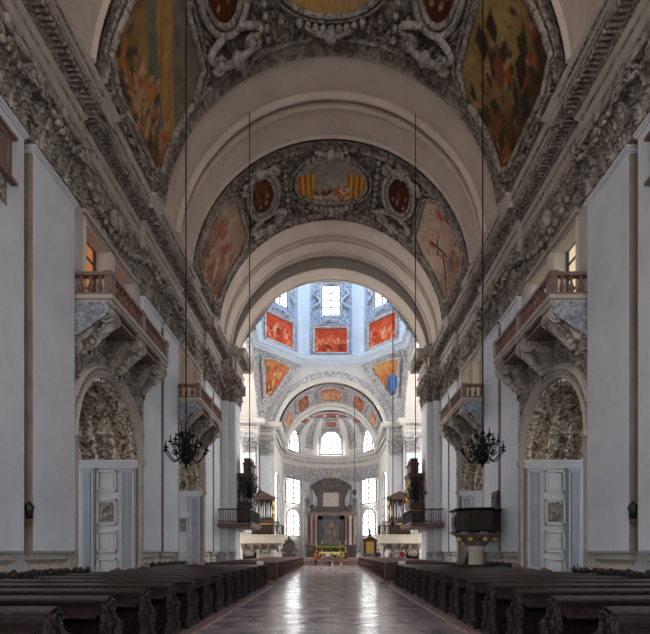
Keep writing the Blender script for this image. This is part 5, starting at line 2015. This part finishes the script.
# ------------------------------------------------------------------ galleries with small organs at the four crossing piers
def gallery(x0, x1, y0, y1, z0, z1, mir, label, corbel):
    root = empty('organ_gallery', ((x0 + x1) / 2 * (-1 if mir else 1), (y0 + y1) / 2, z0), label, 'gallery', 'organ galleries around the crossing')
    at = ((x0 + x1) / 2, (y0 + y1) / 2, z0)
    b = MB()
    path = [(x1, y0), (x0, y0), (x0, y1)]
    b.box(x0, x1, y0, y1, z0, z1)
    b.sweep(path[::-1], [(0, z1), (0.16, z1), (0.18, z1 - 0.08), (0.08, z1 - 0.14), (0.06, z0 + 0.02), (0, z0)], flip=True)
    b.build('slab', 'brown_marble' if not corbel else 'base_stone', root, mirror=mir, at=at)
    b = MB()
    for p, d, n, w in resample(path, 0.16):
        b.box(p[0] - 0.018, p[0] + 0.018, p[1] - 0.018, p[1] + 0.018, z1, z1 + 0.98)
    b.build('railing_bars', 'iron', root, mirror=mir, at=at)
    b = MB()
    for p, q in ((path[0], path[1]), (path[1], path[2])):
        b.tube([(p[0], p[1], z1 + 0.98), (q[0], q[1], z1 + 0.98)], 0.045, 6)
        b.tube([(p[0], p[1], z1 + 0.12), (q[0], q[1], z1 + 0.12)], 0.03, 6)
    b.build('handrail', 'iron', root, mirror=mir, at=at)
    b = MB()
    for k in range(3 if corbel else 1):
        f = k * 0.28 + (0 if corbel else 0.9)
        b.box(x0 + 0.3 + f, x1, y0 + 0.25 + f, y1, z0 - 0.22 * (k + 1), z0 - 0.22 * k)
    if corbel:
        for i in range(5):
            x = x0 + 0.5 + i * (x1 - x0 - 0.8) / 4
            b.extr([(y0 + 0.9, z0 - 0.9), (y0 + 0.05, z0), (y0 + 0.05, z0 - 0.25), (y0 + 0.3, z0 - 0.55)], x - 0.14, x + 0.14, 'x')
    b.build('corbel', 'moulding' if not corbel else 'gap_shade_corbel_stone', root, mirror=mir, at=at)
    return root


def pipe_organ(c, w, d, h, mir, label, tall, ornate):
    """small organ case with towers of pipes, facing the aisle and the entrance"""
    sg = -1 if mir else 1
    root = empty('pipe_organ', (c[0] * sg, c[1], c[2]), label, 'organ', 'small organs at the crossing')
    b = MB()
    b.box(-w / 2, w / 2, -d / 2, d / 2, 0, h * 0.30)
    b.box(-w / 2 - 0.08, w / 2 + 0.08, -d / 2 - 0.08, d / 2 + 0.05, h * 0.30, h * 0.34)
    b.box(-w / 2, w / 2, -d / 2 + 0.28, d / 2, h * 0.34, h * 0.86)
    for x in (-w / 2, -w / 6, w / 6 - 0.08, w / 2 - 0.08):
        b.box(x, x + 0.08, -d / 2, -d / 2 + 0.3, h * 0.34, h * 0.84)
    b.build('case', 'organ_case', root, mirror=mir)
    b = MB()
    b.box(-w / 2 - 0.12, w / 2 + 0.12, -d / 2 - 0.12, d / 2 + 0.05, h * 0.82, h * 0.86)
    b.box(-w / 2 - 0.18, w / 2 + 0.18, -d / 2 - 0.18, d / 2 + 0.05, h * 0.86, h * 0.89)
    if tall:
        b.box(-w / 2 + 0.05, w * 0.15, -d / 2 + 0.1, d / 2, h * 0.89, h * 1.05)
        b.box(-w / 2 - 0.05, w * 0.2, -d / 2, d / 2, h * 1.05, h * 1.08)
        b.box(-w / 2 + 0.1, w * 0.1, -d / 2 + 0.1, d / 2, h * 1.08, h * 1.16)
    else:
        b.extr([(-w / 2, h * 0.89), (w / 2, h * 0.89), (w * 0.3, h * 0.95), (0, h * 1.02), (-w * 0.3, h * 0.95)], -d / 2, d / 2, 'y')
    b.build('cornice', 'organ_case', root, mirror=mir)
    for k in range(9):
        x = -w / 2 + w * (k + 0.5) / 9
        t = abs(k - 4) / 4
        z1 = h * (0.80 - 0.12 * (1 - t) if k % 3 == 1 else 0.78 - 0.08 * t)
        m = MB()
        r = w / 9 * 0.42
        m.lathe([(r * 0.2, 0), (r, h * 0.08), (r, z1 - h * 0.34), (0.0, z1 - h * 0.34)], (x, -d / 2 + 0.14, h * 0.345), 8)
        m.build('pipe', 'organ_pipe', root, mirror=mir, smooth=True)
    for s in (-1, 1):
        b = MB()
        for i in range(12):
            b.ball((s * (w / 2 + 0.12 + 0.1 * sin(i * 1.1)), -d / 2 + 0.05, h * 0.38 + i * h * 0.035), 0.11, 6, 4)
        b.build('gilt_carving', 'gold' if ornate else 'altar_grey', root, mirror=mir, smooth=True)
    b = MB()
    b.box(-w / 2, w / 2, -d / 2 - 0.05, -d / 2 + 0.02, h * 0.24, h * 0.26)
    for i in range(9):
        b.ball(((i - 4) * w / 9, -d / 2 - 0.03, h * 0.25), 0.07, 6, 4)
    b.build('gilt_frieze', 'gold' if ornate else 'altar_grey', root, mirror=mir, smooth=True)
    return root


for side, mir in SIDES:
    sg = -1 if mir else 1
    nm = 'opposite the pulpit' if mir else 'pulpit side'
    gallery(5.75, 8.0, 32.2, 33.0 if False else 36.6, 3.38, 3.66, mir, 'iron railed gallery around the nearer crossing pier, ' + nm, False)
    gallery(5.2, 9.6, 48.0, 50.2, 2.5, 3.42, mir, 'pale stone organ gallery below the choir arch, ' + nm, True)
    pipe_organ((6.42, 34.9, 3.66), 1.0, 1.7, 4.3, mir, 'tall dark organ case on the nearer gallery, ' + nm, True, not mir)
    pipe_organ((7.35, 49.2, 3.42), 2.3, 1.3, 4.6, mir, 'wide ornate organ with silver pipes below the choir arch, ' + nm, False, True)
    # sounding angels on the gallery front
    for k, xx in enumerate((5.75, 9.0)):
        person((xx * sg, 48.5, 3.42), pi, 1.75, 'pale statue on the choir arch gallery, %s end, %s' % (('inner', 'outer')[k], nm), None, None, stone='cloth_white' if k else 'altar_grey', name='statue', cat='statue', arm=0.9, group='gallery statues')

# ------------------------------------------------------------------ high altar
AYH = 66.0
r = empty('high_altar', (0, AYH, 0.51), 'tall dark marble high altar with columns and an altarpiece in the apse', 'altar')


def AB(name, m, parent=r, **k):
    return m.build(name, k.pop('mat'), parent, at=(0, AYH, 0.51), **k)


b = MB()
b.box(-3.6, 3.6, AYH - 0.2, AYH + 1.6, 0.51, 2.5)
b.box(-3.75, 3.75, AYH - 0.3, AYH + 1.6, 2.3, 2.6)
b.box(-2.2, 2.2, AYH - 0.9, AYH, 0.51, 1.5)
AB('plinth', b, mat='altar_dark')
b = MB()
b.box(-3.3, 3.3, AYH + 0.7, AYH + 1.5, 2.6, 6.9)
AB('back_wall', b, mat='altar_dark')
for x, y, mt in ((-3.35, 0.3, 'red_marble'), (-2.8, 0.1, 'pink_marble'), (-2.2, 0.0, 'pink_marble'), (2.2, 0.0, 'red_marble'), (2.8, 0.1, 'base_stone'), (3.35, 0.3, 'pink_marble')):
    b = MB()
    b.lathe([(0.28, 2.6), (0.28, 2.75), (0.25, 2.85), (0.22, 3.0), (0.19, 6.2), (0.25, 6.3), (0.24, 6.5), (0.30, 6.75), (0.30, 6.85), (0, 6.85)], (x, AYH + y, 0), 14)
    AB('column', b, mat=mt, smooth=True, auto=40)
b = MB()
for w, z0, z1, o in ((3.6, 6.85, 7.0, 0.1), (3.72, 7.0, 7.12, 0.2), (3.85, 7.12, 7.3, 0.32)):
    b.box(-w, w, AYH - o, AYH + 1.5, z0, z1)
AB('entablature', b, mat='brown_marble')
b = MB()
b.box(-1.95, -1.25, AYH + 0.3, AYH + 0.8, 2.6, 6.85)
b.box(1.25, 1.95, AYH + 0.3, AYH + 0.8, 2.6, 6.85)
b.box(-1.95, 1.95, AYH + 0.3, AYH + 0.8, 6.3, 6.85)
AB('black_frame', b, mat='black_marble')
b = MB()
b.box(-1.25, 1.25, AYH + 0.5, AYH + 0.7, 2.6, 6.3)
pa = AB('altarpiece', b, mat='oil_painting')
b = MB()
b.ball((0, AYH + 0.5, 5.4), 0.45, 10, 6, (1, 0.2, 0.9))
b.ball((-0.4, AYH + 0.5, 4.5), 0.4, 8, 6, (0.8, 0.2, 1.3))
b.ball((0.5, AYH + 0.5, 4.2), 0.4, 8, 6, (0.8, 0.2, 1.3))
AB('painted_glow', b, parent=pa, mat='brown_marble', smooth=True)
b = MB()
b.extr([(-3.1, 7.3), (-2.6, 7.8), (-2.0, 8.4), (-2.0, 9.4), (-2.5, 10.3), (-2.6, 11.0), (2.6, 11.0), (2.5, 10.3), (2.0, 9.4), (2.0, 8.4), (2.6, 7.8), (3.1, 7.3)], AYH + 0.3, AYH + 1.2, 'y')
for s in (-1, 1):
    b.box(min(s * 1.2, s * 1.75), max(s * 1.2, s * 1.75), AYH + 0.05, AYH + 0.4, 7.9, 10.6)
    b.tube([(s * (2.7 + 0.35 * (1 - i / 15) * cos(i * 0.7)), AYH + 0.2, 8.0 + 0.4 * (1 - i / 15) * sin(i * 0.7)) for i in range(13)], 0.14, 6)
AB('attic', b, mat='altar_dark')
b = MB()
Xg, Zg = np.meshgrid(np.linspace(-1.15, 1.15, 40), np.linspace(8.2, 10.2, 34), indexing='ij')
b.grid(np.stack([Xg, AYH + 0.25 - rinceau(Xg, Zg, 0.7, 4) * 0.12, Zg], -1))
AB('attic_relief', b, mat='moulding', smooth=True)
b = MB()
out = [(2.9 * cos(t), 10.95 + 1.25 * sin(t) ** 1.8) for t in np.linspace(0, pi, 21)]
b.extr([(-2.9, 10.85)] + out[::-1] + [(2.9, 10.85)], AYH - 0.05, AYH + 1.2, 'y')
b.tube([(x, AYH - 0.1, z) for x, z in out], 0.14, 6)
b.box(-3.0, 3.0, AYH - 0.15, AYH + 1.2, 10.75, 10.95)
AB('pediment', b, mat='altar_dark')
b = MB()
b.lathe([(0.3, 12.1), (0.12, 12.3), (0.25, 12.5), (0.1, 12.75), (0, 12.8)], (0, AYH + 0.3, 0), 8)
b.box(-0.06, 0.06, AYH + 0.25, AYH + 0.35, 12.7, 13.6)
b.box(-0.3, 0.3, AYH + 0.25, AYH + 0.35, 13.15, 13.27)
AB('finial_cross', b, mat='gold')
for s, t in ((-1, 'side away from the pulpit'), (1, 'pulpit side')):
    person((s * 3.45, AYH + 0.35, 7.3), pi, 2.5, 'grey stone statue standing on the high altar cornice, ' + t, None, None, stone='altar_grey', name='statue', cat='statue', arm=1.2, group='high altar statues')

# free-standing altar, flowers, candlesticks, rails
r = empty('altar_table', (0.1, 57.5, 0.51), 'altar table with white cloth behind the yellow flowers', 'altar')
b = MB()
b.box(-1.4, 1.4, -0.45, 0.45, 0, 0.95)
b.box(-1.5, 1.5, -0.5, 0.5, 0.95, 1.05)
b.build('table', 'pink_marble', r)
b = MB()
b.box(-1.52, 1.52, -0.52, 0.52, 1.05, 1.08)
b.box(-1.52, 1.52, -0.54, -0.52, 0.55, 1.08)
b.build('cloth', 'linen', r)


def flowers(loc, w, h, label, n, seed, mat_='flower_yellow'):
    R = random.Random(seed)
    root = empty('flower_arrangement', loc, label, 'flowers')
    b = MB()
    b.lathe([(0.2, 0), (0.2, 0.05), (0.07, 0.1), (0.07, 0.6), (0.2, 0.75), (0.14, 0.9), (0.22, 1.0), (0, 1.0)], n=10)
    b.build('vase', 'brass', root, smooth=True)
    b = MB()
    f = MB()
    for i in range(n):
        x = R.uniform(-w / 2, w / 2)
        z = 1.0 + h * R.random() * (1 - abs(x / w) * 0.8)
        y = R.uniform(-0.2, 0.2)
        b.tube([(x * 0.15, 0, 0.95), (x * 0.7, y, z * 0.5 + 0.5), (x, y, z)], 0.018, 4)
        b.grid(np.array([[(x + 0.1 * u, y + 0.05, z - 0.2 + 0.15 * v) for u in (-1, 1)] for v in (0, 1)]))
        f.ball((x, y - 0.05, z), 0.06 + 0.05 * R.random(), 6, 4)
    b.build('stems', 'leaf', root)
    f.build('blossoms', mat_, root, smooth=True)
    return root


flowers((-1.1, 54.0, 0.0), 0.8, 0.8, 'yellow flowers in a vase before the altar steps, side away from the pulpit', 14, 1)
flowers((0.15, 54.2, 0.0), 1.2, 0.6, 'wide yellow flower arrangement before the middle of the altar steps', 20, 2)
flowers((1.2, 54.0, 0.0), 0.7, 0.7, 'yellow flowers in a vase before the altar steps, pulpit side', 12, 3)
for i, x in enumerate((-2.1, -1.3, 1.3, 2.1)):
    o = empty('candlestick', (x, AYH - 0.6, 1.5), 'tall candlestick on the high altar ledge', 'candlestick', 'high altar candlesticks')
    o['label'] = ('outermost' if abs(x) > 2 else 'inner') + ' gilt candlestick on the high altar ledge, ' + ('pulpit side' if x > 0 else 'side away from the pulpit')
    b = MB()
    b.lathe([(0.2, 0), (0.2, 0.05), (0.06, 0.15), (0.1, 0.3), (0.05, 0.5), (0.08, 0.8), (0.12, 0.95), (0, 0.95)], n=8)
    b.build('stem', 'gold', o, smooth=True)
    b = MB()
    b.lathe([(0.045, 0.95), (0.045, 1.7), (0, 1.72)], n=6)
    b.build('candle', 'candle', o)
r = empty('garland', (0, 64.9, 2.3), 'green leafy garland stretched across the foot of the high altar', 'garland')
b = MB()
R_ = random.Random(5)
for i in range(160):
    x = -2.2 + 4.4 * i / 159
    b.ball((x, R_.uniform(-0.12, 0.12), 0.18 * sin(x * 4) + R_.uniform(-0.1, 0.12)), 0.13, 5, 3)
b.build('leaves', 'leaf', r)
b = MB()
for i in range(26):
    b.ball((-2.1 + 4.2 * i / 25, -0.16, 0.1 * sin(i * 2.0)), 0.08, 5, 3)
b.build('blossoms', 'flower_yellow', r)

# choir rails
for s, nm in ((-1, 'side away from the pulpit'), (1, 'pulpit side')):
    r = empty('altar_rail', (s * 3.6, 53.2, 0), 'low pale balustrade before the choir steps, ' + nm, 'altar rail', 'choir balustrades')
    b = MB()
    b.box(-1.7, 1.7, -0.14, 0.14, 0, 0.12)
    b.build('rail_base', 'pink_marble', r)
    b = MB()
    b.box(-1.72, 1.72, -0.16, 0.16, 0.80, 0.92)
    b.build('handrail', 'base_stone', r)
    for k in range(12):
        m = MB()
        m.lathe(baluster_prof(0.68, 0.09), (-1.55 + k * 3.1 / 11, 0, 0.12), 8)
        m.build('baluster', 'pink_marble', r, smooth=True)

# barrier posts with a cord across the aisle
r = empty('rope_barrier', (0.2, 44.0, 0), 'dark rope barrier of two posts closing the aisle before the altar', 'rope barrier')
for x in (-1.07, 1.06):
    b = MB()
    b.lathe([(0.17, 0), (0.17, 0.03), (0.05, 0.06), (0.04, 0.1), (0.04, 0.95), (0.07, 0.97), (0.07, 1.02), (0, 1.05)], (x, 0, 0), 10)
    b.build('post', 'red_marble', r, smooth=True)
b = MB()
for x0, x1 in ((-2.7, -1.07), (-1.07, 1.06), (1.06, 2.7)):
    b.tube([(x0 + (x1 - x0) * t, 0, 0.92 - 0.15 * sin(pi * t)) for t in np.linspace(0, 1, 12)], 0.022, 6)
b.build('rope', 'red_rope', r, smooth=True)

# small altars beside the choir opening
for s, nm, X in ((-1, 'dark scrolled side altar with an oval picture, beside the choir opening opposite the pulpit', -5.1), (1, 'small dark side altar with a square gilt picture near the people', 4.75)):
    r = empty('side_altar', (X, 55.4, 0.51), nm, 'altar')
    b = MB()
    b.box(-0.8, 0.8, -0.3, 0.4, 0, 0.9)
    b.build('mensa', 'dark_stone', r)
    b = MB()
    if s < 0:
        b.tube([(0.62 * cos(a), -0.05, 1.75 + 0.78 * sin(a)) for a in np.linspace(0, 2 * pi, 32)[:-1]], 0.17, 7, closed=True)
        for k in (-1, 1):
            b.tube([(k * (0.75 + 0.25 * (1 - i / 15) * cos(i * 0.8)), 0, 1.2 + 0.3 * (1 - i / 15) * sin(i * 0.8)) for i in range(13)], 0.09, 6)
        b.lathe([(0.1, 2.6), (0.25, 2.75), (0.08, 3.0), (0, 3.1)], n=8)
    else:
        b.box(-0.78, -0.5, -0.15, 0.3, 0.9, 2.5)
        b.box(0.5, 0.78, -0.15, 0.3, 0.9, 2.5)
        b.box(-0.9, 0.9, -0.2, 0.3, 2.35, 2.6)
        b.extr([(-0.8, 2.6), (0.8, 2.6), (0.4, 2.85), (0, 3.0), (-0.4, 2.85)], -0.15, 0.3, 'y')
        b.lathe([(0.12, 2.95), (0.22, 3.15), (0.06, 3.4), (0.18, 3.6), (0, 3.9)], n=8)
    b.build('frame', 'dark_stone' if s < 0 else 'brown_wood', r, smooth=s < 0)
    b = MB()
    b.lathe([(0.0, 0), (0.55, 0), (0.55, 0.06), (0, 0.06)], n=24) if False else b.box(-0.5, 0.5, 0.0, 0.12, 1.0, 2.4)
    b.build('picture', 'gold' if s > 0 else 'oil_painting', r)
